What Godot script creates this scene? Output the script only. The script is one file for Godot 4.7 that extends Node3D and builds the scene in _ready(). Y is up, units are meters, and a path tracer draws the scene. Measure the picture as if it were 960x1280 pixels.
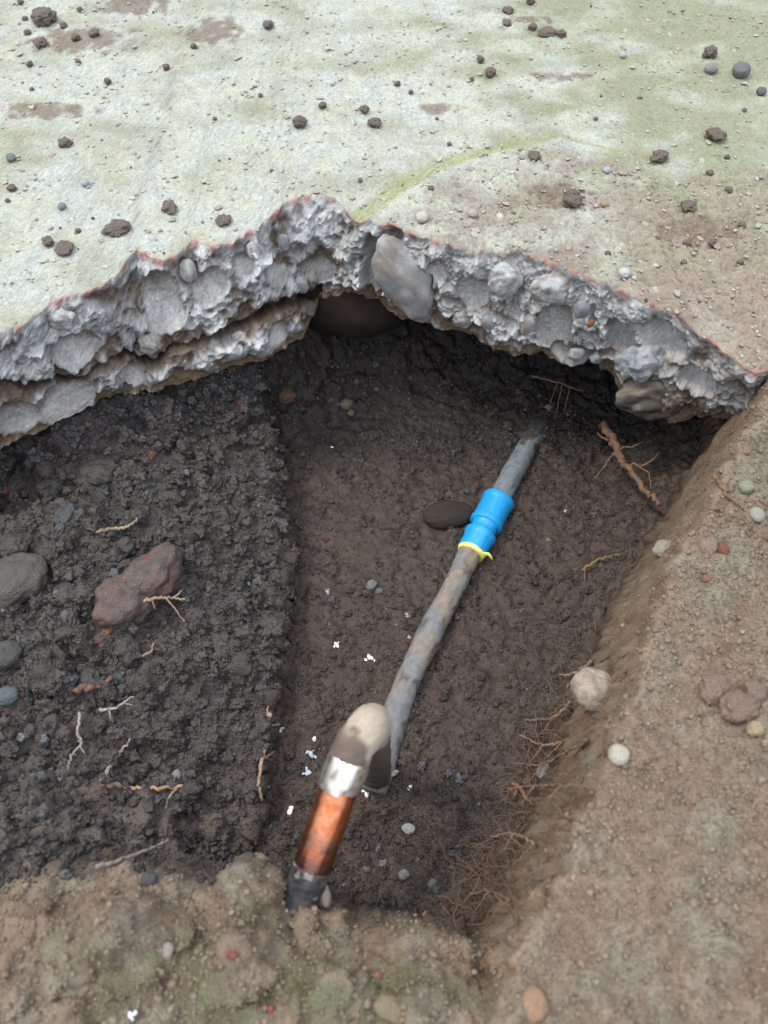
extends Node3D
# A hole broken through a concrete pavement: dark soil, a grey water pipe with a blue coupling and a copper riser. Metres, y up, pavement top at y = 0.

const EDGE := [[-9.0, -0.40, -9.0, -0.1, -0.35], [-0.42, -0.40, -0.46, -0.1, -0.35], [-0.322, -0.409, -0.356, -0.100, -0.364], [-0.289, -0.418, -0.324, -0.100, -0.393], [-0.274, -0.431, -0.306, -0.100, -0.401], [-0.257, -0.453, -0.285, -0.100, -0.411], [-0.247, -0.461, -0.272, -0.100, -0.418], [-0.238, -0.465, -0.263, -0.100, -0.423], [-0.224, -0.470, -0.249, -0.100, -0.442], [-0.214, -0.484, -0.237, -0.100, -0.449], [-0.203, -0.516, -0.219, -0.100, -0.452], [-0.185, -0.503, -0.202, -0.100, -0.454], [-0.169, -0.508, -0.185, -0.100, -0.459], [-0.159, -0.526, -0.172, -0.100, -0.464], [-0.138, -0.518, -0.151, -0.100, -0.473], [-0.125, -0.523, -0.137, -0.100, -0.478], [-0.107, -0.541, -0.116, -0.100, -0.486], [-0.095, -0.559, -0.102, -0.100, -0.494], [-0.083, -0.578, -0.089, -0.100, -0.506], [-0.071, -0.583, -0.076, -0.100, -0.517], [-0.061, -0.587, -0.065, -0.088, -0.529], [-0.056, -0.589, -0.060, -0.081, -0.546], [-0.045, -0.585, -0.048, -0.080, -0.547], [-0.034, -0.569, -0.037, -0.080, -0.548], [-0.024, -0.553, -0.026, -0.080, -0.548], [-0.013, -0.551, -0.015, -0.080, -0.547], [0.000, -0.548, 0.000, -0.087, -0.541], [0.009, -0.544, 0.010, -0.090, -0.533], [0.023, -0.536, 0.026, -0.090, -0.529], [0.038, -0.528, 0.042, -0.090, -0.524], [0.059, -0.518, 0.066, -0.090, -0.513], [0.076, -0.511, 0.085, -0.090, -0.504], [0.095, -0.512, 0.104, -0.090, -0.488], [0.112, -0.514, 0.122, -0.090, -0.481], [0.129, -0.501, 0.143, -0.090, -0.483], [0.148, -0.491, 0.164, -0.090, -0.474], [0.165, -0.480, 0.185, -0.090, -0.474], [0.180, -0.470, 0.203, -0.096, -0.465], [0.188, -0.464, 0.211, -0.100, -0.444], [0.203, -0.451, 0.228, -0.100, -0.429], [0.216, -0.448, 0.241, -0.100, -0.418], [0.224, -0.443, 0.250, -0.100, -0.410], [0.234, -0.423, 0.262, -0.090, -0.409], [0.242, -0.413, 0.269, -0.085, -0.409], [0.252, -0.402, 0.278, -0.080, -0.405], [0.267, -0.384, 0.290, -0.075, -0.393], [0.32, -0.375, 0.32, -0.075, -0.38], [0.42, -0.38, 0.42, -0.075, -0.38], [9.0, -0.38, 9.0, -0.075, -0.38]]
# sockets left by stones that fell out of the broken face: x, y, half width, half height, tilt, depth
const SOCKETS := [[-0.185, -0.030, 0.0160, 0.0269, 0.0, 0.015], [-0.248, -0.040, 0.0209, 0.0154, 0.0, 0.010], [-0.268, -0.082, 0.0257, 0.0226, 0.17, 0.014], [-0.145, -0.026, 0.0175, 0.0131, 0.44, 0.011], [-0.117, -0.019, 0.0088, 0.0094, 0.0, 0.009], [-0.093, -0.038, 0.0126, 0.0097, -0.17, 0.009], [-0.220, -0.084, 0.0126, 0.0116, 0.35, 0.012], [-0.305, -0.077, 0.0159, 0.0184, 0.0, 0.013], [-0.008, -0.039, 0.0127, 0.0275, 0.0, 0.013], [0.075, -0.038, 0.0151, 0.0171, -0.26, 0.011], [0.145, -0.052, 0.0137, 0.0228, 0.0, 0.012], [0.194, -0.042, 0.0119, 0.0175, 0.35, 0.013], [0.223, -0.024, 0.0216, 0.0150, -0.17, 0.014], [-0.137, -0.068, 0.0281, 0.0088, 0.21, 0.013], [-0.098, -0.085, 0.0145, 0.0101, 0.35, 0.010], [0.044, -0.028, 0.0082, 0.0114, 0.0, 0.006], [0.000, -0.017, 0.0069, 0.0057, 0.0, 0.005], [-0.061, -0.052, 0.0159, 0.0121, -0.17, 0.014], [0.249, -0.044, 0.0160, 0.0124, 0.0, 0.013], [0.168, -0.078, 0.0281, 0.0097, 0.0, 0.016], [0.220, -0.075, 0.0169, 0.0094, 0.0, 0.013]]
# stones still set in the broken face: x, y, half width, half height, tilt, tone
const STONES := [[0.021, -0.049, 0.0235, 0.0440, 0.50, 0], [0.101, -0.020, 0.0134, 0.0158, 0.17, 1], [0.139, -0.020, 0.0185, 0.0156, -0.14, 1], [-0.223, -0.024, 0.0052, 0.0072, 0.0, 2], [-0.255, -0.012, 0.0113, 0.0088, -0.17, 1], [-0.164, -0.017, 0.0073, 0.0093, 0.0, 1], [0.171, -0.040, 0.0034, 0.0047, 0.0, 3], [0.168, -0.076, 0.0075, 0.0070, 0.2, 1], [0.187, -0.079, 0.0060, 0.0060, 0.0, 1], [0.212, -0.052, 0.0180, 0.0160, 0.3, 2], [0.230, -0.085, 0.0307, 0.0208, -0.21, 4], [0.164, -0.029, 0.0079, 0.0101, 0.0, 2], [-0.127, -0.073, 0.0064, 0.0059, 0.0, 0], [-0.087, -0.024, 0.0056, 0.0078, 0.0, 2], [-0.076, -0.058, 0.0072, 0.0080, 0.0, 2], [-0.109, -0.013, 0.0068, 0.0084, 0.0, 1], [0.070, -0.071, 0.0100, 0.0099, -0.17, 0], [-0.199, -0.060, 0.0096, 0.0086, 0.0, 0], [-0.236, -0.084, 0.0083, 0.0068, 0.0, 0], [0.091, -0.062, 0.0084, 0.0088, 0.0, 2], [0.125, -0.057, 0.0076, 0.0125, 0.0, 0], [0.241, -0.078, 0.0107, 0.0093, 0.0, 4], [-0.276, -0.040, 0.0103, 0.0071, 0.0, 1]]
const CRACK := [[-0.40, -0.045], [-0.301, -0.036], [-0.285, -0.052], [-0.267, -0.058], [-0.260, -0.066], [-0.245, -0.066], [-0.226, -0.067], [-0.220, -0.065], [-0.211, -0.073], [-0.198, -0.076], [-0.183, -0.068], [-0.168, -0.071], [-0.127, -0.067], [-0.112, -0.062], [-0.09, -0.064], [-0.063, -0.074]]
const OPEN := [[-0.40, 1.0], [-0.263, 1.0], [-0.252, 0.30], [-0.228, 0.45], [-0.216, 1.0], [-0.196, 1.0], [-0.182, 0.30], [-0.135, 0.28], [-0.112, 0.9], [-0.06, 1.0]]   # how far the crack gapes
const LIP_RIGHT := [[-9.0, 0.6], [-0.60, 0.36], [-0.46, 0.325], [-0.410, 0.308], [-0.397, 0.296], [-0.308, 0.238], [-0.250, 0.198], [-0.187, 0.165], [-0.151, 0.149], [-0.113, 0.129], [-0.083, 0.111], [-0.051, 0.094], [-0.021, 0.069], [0.02, 0.05], [9.0, 0.05]]
const LIP_FRONT := [[-9.0, -0.049], [-0.248, -0.049], [-0.221, -0.051], [-0.163, -0.059], [-0.131, -0.061], [-0.096, -0.049], [-0.084, -0.059], [-0.075, -0.064], [-0.063, -0.060], [-0.055, -0.046], [-0.036, -0.041], [-0.018, -0.037], [0.018, -0.035], [0.049, -0.025], [0.08, -0.015], [9.0, -0.015]]
const STEP_LEFT := [[-9.0, -0.115], [-0.573, -0.115], [-0.476, -0.104], [-0.330, -0.079], [-0.205, -0.077], [-0.124, -0.085], [-0.05, -0.09], [9.0, -0.09]]
const BACK_FOOT := [[-9.0, -0.33], [-0.42, -0.33], [-0.33, -0.385], [-0.25, -0.40], [-0.12, -0.43], [-0.05, -0.485], [0.02, -0.50], [0.08, -0.535], [0.20, -0.535], [0.28, -0.47], [0.32, -0.44], [9.0, -0.43]]
const MOSS_ARC := [[-0.06, -0.52], [-0.020, -0.553], [0.014, -0.597], [0.057, -0.631], [0.118, -0.661], [0.163, -0.671], [0.204, -0.651], [0.245, -0.637], [0.30, -0.63]]

var rng := RandomNumberGenerator.new()
var big: FastNoiseLite; var mid: FastNoiseLite; var fine: FastNoiseLite; var lumps: FastNoiseLite; var crumb: FastNoiseLite; var tone: FastNoiseLite; var facet: FastNoiseLite; var speck: FastNoiseLite; var warp: FastNoiseLite
var gx := PackedFloat32Array(); var gz := PackedFloat32Array(); var gpos := PackedVector3Array(); var gnor := PackedVector3Array()
var edge_x := PackedFloat32Array(); var edge_z := PackedFloat32Array()
var slab: MeshInstance3D
var soil_mat: StandardMaterial3D; var concrete_mat: StandardMaterial3D; var stone_mat: StandardMaterial3D; var root_mat: StandardMaterial3D


func make_noise(kind: int, size: float, octaves: int, sd: int) -> FastNoiseLite:
	var n := FastNoiseLite.new()
	n.noise_type = kind
	n.seed = sd
	n.frequency = 1.0 / size
	n.fractal_type = FastNoiseLite.FRACTAL_FBM if octaves > 1 else FastNoiseLite.FRACTAL_NONE
	n.fractal_octaves = octaves
	if kind == FastNoiseLite.TYPE_CELLULAR:
		n.cellular_return_type = FastNoiseLite.RETURN_DISTANCE
		n.cellular_distance_function = FastNoiseLite.DISTANCE_EUCLIDEAN
		n.cellular_jitter = 1.0
	return n


func table(t: Array, x: float, c := 1) -> float:
	var n := t.size()
	if x <= t[0][0]: return t[0][c]
	for i in range(1, n):
		if x <= t[i][0]:
			var f: float = (x - t[i - 1][0]) / (t[i][0] - t[i - 1][0])
			return lerpf(t[i - 1][c], t[i][c], f)
	return t[n - 1][c]


func sampled(t: Array, lo: float, hi: float, n: int, c := 1) -> PackedFloat32Array:
	var r := PackedFloat32Array()
	for i in n: r.append(table(t, lo + (hi - lo) * i / (n - 1), c))
	return r


func pick(a: PackedFloat32Array, lo: float, hi: float, x: float) -> float:
	var f := clampf((x - lo) / (hi - lo), 0.0, 1.0) * (a.size() - 1)
	var i := mini(int(f), a.size() - 2)
	return lerpf(a[i], a[i + 1], f - i)


var lip_r: PackedFloat32Array; var lip_f: PackedFloat32Array; var step_l: PackedFloat32Array; var back_f: PackedFloat32Array; var edge_t: PackedFloat32Array


func prepare() -> void:
	big = make_noise(FastNoiseLite.TYPE_SIMPLEX_SMOOTH, 0.07, 3, 11)
	mid = make_noise(FastNoiseLite.TYPE_SIMPLEX_SMOOTH, 0.018, 3, 12)
	fine = make_noise(FastNoiseLite.TYPE_SIMPLEX_SMOOTH, 0.0045, 2, 13)
	lumps = make_noise(FastNoiseLite.TYPE_CELLULAR, 0.016, 1, 14)
	crumb = make_noise(FastNoiseLite.TYPE_CELLULAR, 0.0068, 1, 15)
	tone = make_noise(FastNoiseLite.TYPE_SIMPLEX_SMOOTH, 0.045, 4, 16)
	warp = make_noise(FastNoiseLite.TYPE_SIMPLEX_SMOOTH, 0.012, 2, 17)
	facet = make_noise(FastNoiseLite.TYPE_CELLULAR, 0.021, 1, 18)
	facet.cellular_return_type = FastNoiseLite.RETURN_CELL_VALUE
	speck = make_noise(FastNoiseLite.TYPE_SIMPLEX_SMOOTH, 0.0032, 2, 19)
	lip_r = sampled(LIP_RIGHT, -0.8, 0.2, 400)
	lip_f = sampled(LIP_FRONT, -0.6, 0.6, 400)
	step_l = sampled(STEP_LEFT, -0.8, 0.2, 300)
	back_f = sampled(BACK_FOOT, -0.6, 0.6, 300)
	edge_t = sampled(EDGE, -0.7, 0.7, 2800)


func edge_at(x: float) -> float:   # z of the ragged edge of the pavement
	return pick(edge_t, -0.7, 0.7, x) + 0.0045 * warp.get_noise_2d(x * 1.1, 4.0) + 0.0012 * fine.get_noise_2d(x, 9.0)


func wall_right(x: float, z: float) -> float:   # signed metres beyond the lip of the right bank
	return (x - pick(lip_r, -0.8, 0.2, z)) * 0.86 + 0.0045 * mid.get_noise_2d(z, x * 0.4 + 3.0)


func wall_front(x: float, z: float) -> float:
	return z - pick(lip_f, -0.6, 0.6, x) + 0.003 * mid.get_noise_2d(x, 8.0)


func soil_height(x: float, z: float) -> float:
	var dr := wall_right(x, z)
	var df := wall_front(x, z)
	var h := -0.200 + 0.014 * smoothstep(-0.30, -0.10, z)
	h += 0.045 * smoothstep(-0.085, -0.012, dr) + 0.012 * smoothstep(-0.06, -0.01, df)
	# loose heap on the left, above the step
	var ds := pick(step_l, -0.8, 0.2, z) + 0.007 * mid.get_noise_2d(z, 21.0) - x
	var m := -0.172 + 0.045 * smoothstep(0.0, 0.20, ds) + 0.018 * smoothstep(-0.35, -0.47, z) + 0.008 * big.get_noise_2d(x, z)
	m += 0.055 * smoothstep(-0.15, -0.05, z) * smoothstep(0.02, 0.13, ds)
	m -= 0.060 * exp(-((x + 0.345) * (x + 0.345) / 0.0060 + (z + 0.378) * (z + 0.378) / 0.0012))
	h = lerpf(h, m, smoothstep(-0.003, 0.014, ds))
	# rising face behind, under the pavement
	var bf := pick(back_f, -0.6, 0.6, x)
	var left := smoothstep(-0.02, -0.12, x)
	var b := (bf - z) / lerpf(0.20, 0.10, left)
	h = lerpf(h, -0.100, smoothstep(0.0, 1.0, b + 0.08 * big.get_noise_2d(x * 1.4, z + 5.0)))
	# right bank and front bank
	var k := smoothstep(-0.020, 0.003, dr)
	if k > 0.0:
		var top := lerpf(-0.030, 0.004, smoothstep(-0.22, -0.385, z)) + 0.010 * smoothstep(0.0, 0.10, dr) * smoothstep(-0.40, -0.25, z) + 0.006 * big.get_noise_2d(x + 7.0, z)
		h = lerpf(h, top, k)
	var f := smoothstep(-0.014, 0.006, df)
	if f > 0.0:
		var top2 := lerpf(-0.074, -0.034, smoothstep(0.0, 0.045, df)) + 0.016 * big.get_noise_2d(x, z - 3.0) + 0.030 * exp(-((x + 0.080) * (x + 0.080) / 0.0007 + (z + 0.054) * (z + 0.054) / 0.0004)) + 0.016 * exp(-((x + 0.145) * (x + 0.145) / 0.0016 + (z + 0.04) * (z + 0.04) / 0.0006))
		h = maxf(h, lerpf(h, top2, f))
	# under the pavement the soil stays below its underside, except where it laps over the edge on the right
	var e := pick(edge_t, -0.7, 0.7, x)
	if z < e + 0.02:
		var lap := smoothstep(0.255, 0.285, x)
		var over := lerpf(0.004 + 0.003 * mid.get_noise_2d(x, z), -0.13, smoothstep(0.004, 0.05, e - z + 0.012 * big.get_noise_2d(x * 2.0, z * 2.0)))
		if z < e: h = minf(h, lerpf(-0.104, over, lap))
	return h


func grid_normals(nx: int, nz: int, p: PackedVector3Array) -> PackedVector3Array:   # rows along +z, columns along +x
	var n := PackedVector3Array()
	n.resize(nx * nz)
	for j in nz:
		var a := mini(j + 1, nz - 1) * nx
		var b := maxi(j - 1, 0) * nx
		for i in nx:
			var c := mini(i + 1, nx - 1)
			var d := maxi(i - 1, 0)
			n[j * nx + i] = (p[a + i] - p[b + i]).cross(p[j * nx + c] - p[j * nx + d]).normalized()
	return n


func grid_mesh(nx: int, nz: int, p: PackedVector3Array, n: PackedVector3Array, c: PackedColorArray) -> ArrayMesh:
	var ix := PackedInt32Array()
	ix.resize((nx - 1) * (nz - 1) * 6)
	var k := 0
	for j in nz - 1:
		for i in nx - 1:
			var a := j * nx + i
			ix[k] = a; ix[k + 1] = a + 1; ix[k + 2] = a + nx
			ix[k + 3] = a + 1; ix[k + 4] = a + nx + 1; ix[k + 5] = a + nx
			k += 6
	return arrays_mesh(p, n, c, ix)


func arrays_mesh(p: PackedVector3Array, n: PackedVector3Array, c: PackedColorArray, ix: PackedInt32Array) -> ArrayMesh:
	var a := []
	a.resize(Mesh.ARRAY_MAX)
	a[Mesh.ARRAY_VERTEX] = p
	a[Mesh.ARRAY_NORMAL] = n
	a[Mesh.ARRAY_COLOR] = c
	a[Mesh.ARRAY_INDEX] = ix
	var m := ArrayMesh.new()
	m.add_surface_from_arrays(Mesh.PRIMITIVE_TRIANGLES, a)
	return m


func spread(lo: float, hi: float, step: float, out: float) -> PackedFloat32Array:   # even inside, growing outside as far as «out»
	var r := PackedFloat32Array()
	var n := int(round((hi - lo) / step))
	for i in n + 1: r.append(lo + (hi - lo) * i / n)
	var s := step
	while r[r.size() - 1] < out:
		s *= 1.28
		r.append(r[r.size() - 1] + s)
	var l := PackedFloat32Array()
	s = step
	var v := lo
	while v > -out:
		s *= 1.28
		v -= s
		l.append(v)
	l.reverse()
	l.append_array(r)
	return l


func add_mesh(called: String, mesh: Mesh, mat: Material, parent: Node = self) -> MeshInstance3D:
	var o := MeshInstance3D.new()
	o.name = called
	o.mesh = mesh
	o.material_override = mat
	o.cast_shadow = GeometryInstance3D.SHADOW_CASTING_SETTING_ON
	parent.add_child(o, true)
	return o


func tag(o: Node, label := "", category := "", group := "", kind := "") -> void:
	if label: o.set_meta("label", label)
	if category: o.set_meta("category", category)
	if group: o.set_meta("group", group)
	if kind: o.set_meta("kind", kind)


func mixc(a: Color, b: Color, f: float) -> Color:
	return a.lerp(b, clampf(f, 0.0, 1.0))


func grain_texture(lo: float, sd: int, size: float, octaves := 4, kind := FastNoiseLite.TYPE_SIMPLEX_SMOOTH) -> NoiseTexture2D:
	var t := NoiseTexture2D.new()
	t.width = 512
	t.height = 512
	t.seamless = true
	var n := FastNoiseLite.new()
	n.seed = sd
	n.noise_type = kind
	n.frequency = size
	n.fractal_octaves = octaves
	t.noise = n
	var g := Gradient.new()
	g.set_color(0, Color(lo, lo, lo))
	g.set_color(1, Color(1, 1, 1))
	t.color_ramp = g
	return t


func surface(called: String, rough: float, lo: float, sd: int, tiles: float, relief: float, freq := 0.05) -> StandardMaterial3D:
	var m := StandardMaterial3D.new()
	m.resource_name = called
	m.vertex_color_use_as_albedo = true
	m.roughness = rough
	m.albedo_texture = grain_texture(lo, sd, freq)
	m.uv1_triplanar = true
	m.uv1_world_triplanar = true
	m.uv1_scale = Vector3(tiles, tiles, tiles)
	if relief > 0.0:
		m.heightmap_enabled = true
		m.heightmap_texture = grain_texture(0.0, sd + 1, freq * 1.5)
		m.heightmap_scale = relief
	return m


func build_soil() -> void:
	gx = spread(-0.46, 0.50, 0.0015, 10.0)
	gz = spread(-0.70, 0.13, 0.0015, 10.0)
	var nx := gx.size()
	var nz := gz.size()
	var p := PackedVector3Array()
	p.resize(nx * nz)
	for j in nz:
		for i in nx:
			p[j * nx + i] = Vector3(gx[i], soil_height(gx[i], gz[j]), gz[j])
	var n := grid_normals(nx, nz, p)
	var col := PackedColorArray()
	col.resize(nx * nz)
	var moist := Color(0.068, 0.044, 0.032)
	var heap := Color(0.064, 0.050, 0.045)
	var dry := Color(0.275, 0.188, 0.127)
	var grey := Color(0.232, 0.200, 0.148)
	var rusty := Color(0.40, 0.262, 0.163)
	var moss := Color(0.125, 0.132, 0.058)
	for j in nz:
		var z := gz[j]
		for i in nx:
			var x := gx[i]
			var q := j * nx + i
			var v := p[q]
			var inside := absf(x) < 0.6 and z > -0.9 and z < 0.3
			var dr := wall_right(x, z)
			var df := wall_front(x, z)
			var bank := maxf(smoothstep(-0.018, -0.012, dr + 0.003 * fine.get_noise_2d(x, z)), smoothstep(-0.012, 0.004, df))
			var ds := pick(step_l, -0.8, 0.2, z) - x
			var on_heap := smoothstep(0.0, 0.015, ds) * (1.0 - bank)
			if inside:
				var w := Vector3(warp.get_noise_3dv(v), warp.get_noise_3dv(v + Vector3(3, 0, 0)), warp.get_noise_3dv(v + Vector3(0, 0, 3))) * 0.004
				var c1 := -lumps.get_noise_3dv(v + w)            # 1 at the middle of a clod, 0 between clods
				var c2 := -crumb.get_noise_3dv(v + w * 0.5)
				var mm := mid.get_noise_3dv(v)
				var rough := 0.64 + 0.41 * on_heap + 0.25 * smoothstep(-0.06, -0.01, dr) * (1.0 - bank)
				var patch := smoothstep(-0.25, 0.25, big.get_noise_3dv(v * 1.7 + Vector3(5, 1, 2)))
				var d := rough * ((0.0095 * c1 + 0.0046 * c2 + 0.010 * on_heap * (-lumps.get_noise_3dv(v * 0.5 + w * 0.5))) * lerpf(0.35, 1.0, patch) + 0.0060 * mm) + 0.0010 * fine.get_noise_3dv(v) - 0.0010
				if bank > 0.0:
					d = lerpf(d, 0.0048 * mm + 0.0018 * c2 + (0.0045 + 0.004 * smoothstep(-0.01, 0.01, df)) * c1 * patch * (1.0 - 0.6 * smoothstep(-0.035, -0.025, dr) * smoothstep(0.012, 0.0, dr)) + 0.0009 * fine.get_noise_3dv(v), bank)
				p[q] = v + n[q] * d
			var t1 := tone.get_noise_3dv(v)
			var t2 := tone.get_noise_3dv(v * 2.3 + Vector3(9, 2, 4))
			var c := mixc(moist, heap, on_heap * 0.9 + 0.2 * t1)
			c = mixc(c, Color(0.125, 0.096, 0.076), on_heap * smoothstep(-0.17, -0.07, z + 0.05 * t1) * 0.75)
			c = c * (1.0 + 0.40 * t2)
			var painted_shade := smoothstep(-0.415, -0.475, z + 0.035 * t1 + 0.012 * t2 - 0.035 * smoothstep(-0.05, -0.25, x))    # shade of the hollow under the pavement, painted into the soil colour
			c = c * (1.0 - 0.76 * painted_shade * (1.0 - bank))
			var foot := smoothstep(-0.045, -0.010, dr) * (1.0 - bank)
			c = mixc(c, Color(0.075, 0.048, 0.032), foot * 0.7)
			if bank > 0.0:
				var b := mixc(dry, grey, 0.5 + 1.8 * t1)
				b = mixc(b, rusty, (1.0 - smoothstep(0.0, 0.018, absf(dr + 0.006))) * 0.85 * smoothstep(0.3, -0.3, t2))
				var green := smoothstep(-0.05, 0.25, tone.get_noise_3dv(v * 1.2 + Vector3(1, 7, 1)) + 0.14) * smoothstep(0.012, 0.035, df) * smoothstep(0.05, -0.03, dr) * smoothstep(-0.20, -0.11, x)
				b = mixc(b, moss, green * 0.85)
				b = b * (1.0 + 0.22 * t2)
				c = mixc(c, b, bank * (0.85 + 0.3 * t1))
			c.a = 1.0
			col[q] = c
	n = grid_normals(nx, nz, p)
	gpos = p
	gnor = n
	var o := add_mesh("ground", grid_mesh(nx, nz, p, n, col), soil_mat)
	tag(o, "dark crumbly soil of the dug hole with dry brown banks on its right and near side", "ground", "", "structure")


func ground_index(x: float, z: float) -> int:
	var i := clampi(gx.bsearch(x), 0, gx.size() - 1)
	var j := clampi(gz.bsearch(z), 0, gz.size() - 1)
	return j * gx.size() + i


func arc_distance(x: float, z: float) -> Vector2:   # distance to the mossy brush stroke, and how far along it
	var best := 9.0
	var along := 0.0
	for i in MOSS_ARC.size() - 1:
		var a := Vector2(MOSS_ARC[i][0], MOSS_ARC[i][1])
		var b := Vector2(MOSS_ARC[i + 1][0], MOSS_ARC[i + 1][1])
		var t := clampf((Vector2(x, z) - a).dot(b - a) / (b - a).length_squared(), 0.0, 1.0)
		var q := Vector2(x, z) - (a + (b - a) * t)
		if q.length() < absf(best):
			best = q.length() * signf((b - a).cross(q))
			along = (i + t) / (MOSS_ARC.size() - 1)
	return Vector2(best, along)


func build_pavement() -> void:
	var sx := spread(-0.50, 0.52, 0.0017, 10.0)
	var rows := PackedFloat32Array([0.0, 0.0006, 0.0014, 0.0024, 0.0036])
	var s := 0.0016
	while rows[rows.size() - 1] < 10.0:
		rows.append(rows[rows.size() - 1] + s)
		s *= 1.0012 if rows[rows.size() - 1] < 0.60 else 1.3
	var nx := sx.size()
	var nz := rows.size()
	var p := PackedVector3Array()
	p.resize(nx * nz)
	var col := PackedColorArray()
	col.resize(nx * nz)
	var pale := Color(0.415, 0.428, 0.352)
	var greenish := Color(0.262, 0.280, 0.190)
	var bluish := Color(0.43, 0.452, 0.425)
	var dusty := Color(0.275, 0.220, 0.180)
	var mud := Color(0.17, 0.12, 0.095)
	var moss := Color(0.27, 0.275, 0.105)
	var red := Color(0.42, 0.17, 0.13)
	for j in nz:
		var back := rows[nz - 1 - j]
		for i in nx:
			var x := sx[i]
			var e := edge_at(x)
			var z := e - back
			var q := j * nx + i
			var y := 0.0
			var c := pale
			if absf(x) < 0.6 and z > -1.3:
				var v := Vector3(x, 0.0, z)
				var t1 := tone.get_noise_3d(x, 0.0, z)
				var t2 := tone.get_noise_3d(x * 2.5 + 4.0, 0.5, z * 2.5)
				var t3 := tone.get_noise_3d(x * 0.45 + 8.0, 0.0, z * 0.7)
				var sp := speck.get_noise_3d(x * 0.8, 0.0, z * 1.5)
				var sl := speck.get_noise_3d(x * 0.28, 7.0, z * 0.9)
				var f := fine.get_noise_3dv(v)
				var m := mid.get_noise_3dv(v)
				var ad := arc_distance(x, z)
				var below := smoothstep(0.004, 0.03, ad.x) * smoothstep(-0.04, 0.06, x)    # between the stroke and the edge: scaled, dusty
				var rightside := smoothstep(0.03, 0.30, x + 0.10 * t3)
				c = mixc(pale, bluish, 0.5 + 1.4 * t1)
				c = mixc(c, greenish, 0.12 + 1.2 * t3 + 0.80 * rightside)
				c = mixc(c, dusty, below * (0.45 + 0.9 * t1) + 0.55 * smoothstep(0.14, 0.30, x) * smoothstep(-0.62, -0.44, z) + 0.30 * smoothstep(0.12, 0.42, t2 + 0.5 * t3))
				# dirt left in the far left corner and a few soil smears
				for sm in [[-0.275, -0.92, 0.040, 0.024], [-0.315, -0.845, 0.055, 0.026], [-0.325, -0.715, 0.042, 0.014], [0.155, -0.885, 0.03, 0.008], [0.052, -0.72, 0.022, 0.010], [0.15, -0.585, 0.03, 0.018], [0.175, -0.775, 0.03, 0.010], [0.26, -0.54, 0.035, 0.02], [-0.18, -0.86, 0.03, 0.03]]:
					var g: float = ((x - sm[0]) / sm[2]) ** 2 + ((z - sm[1]) / sm[3]) ** 2
					if g < 3.0: c = mixc(c, mud, smoothstep(1.3, 0.35, g + 1.3 * m + 0.8 * t2) * 0.75)
				# mossy streaks drawn round in an arc by the trowel
				var streak := 0.5 + 0.5 * sin(ad.x * 1500.0 + 5.0 * m + 4.0 * t1)
				var width := lerpf(0.013, 0.003, smoothstep(0.25, 0.70, ad.y))
				var on_arc := smoothstep(width, width * 0.35, absf(ad.x + 0.003)) * smoothstep(0.98, 0.7, ad.y)
				c = mixc(c, moss, on_arc * (0.30 + 0.65 * streak))
				y = (0.0008 * sp + 0.0011 * sl) * (0.7 + 1.1 * below) + 0.0007 * f * (1.0 + 1.2 * below) + 0.0014 * m * (0.6 + 0.9 * below) + 0.0008 * big.get_noise_3dv(v) * 2.0 - 0.0012 * on_arc * (1.0 - 0.5 * streak)
				# the chipped, reddish rim
				var chip := 0.004 + 0.004 * warp.get_noise_2d(x * 0.9, 2.0)
				var rim := smoothstep(chip, 0.0, back)
				y -= 0.0025 * rim * (0.6 + m)
				c = mixc(c, red, smoothstep(chip * 1.3 + 0.001, 0.0005, back) * smoothstep(-0.25, 0.25, tone.get_noise_2d(x * 3.0, 3.0) - 0.02) * 0.65)
				c = c * (1.0 + 0.16 * f + 0.14 * t2 + 0.10 * m + 0.20 * sp + 0.16 * sl * (0.5 + below))
				c = mixc(c, Color(0.24, 0.24, 0.20), 0.55 * smoothstep(0.22, 0.42, sp + 0.5 * sl + 0.3 * t1))
				var lapped := smoothstep(0.27, 0.33, x) * smoothstep(0.10, 0.0, back)
				c = mixc(c, Color(0.22, 0.17, 0.13), lapped * (0.6 + t1))
			c.a = 1.0
			p[q] = Vector3(x, y, z)
			col[q] = c
	slab = add_mesh("pavement", grid_mesh(nx, nz, p, grid_normals(nx, nz, p), col), concrete_mat)
	tag(slab, "pale greenish concrete pavement broken off along a jagged edge above the hole", "pavement", "", "structure")
	build_broken_edge()


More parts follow.
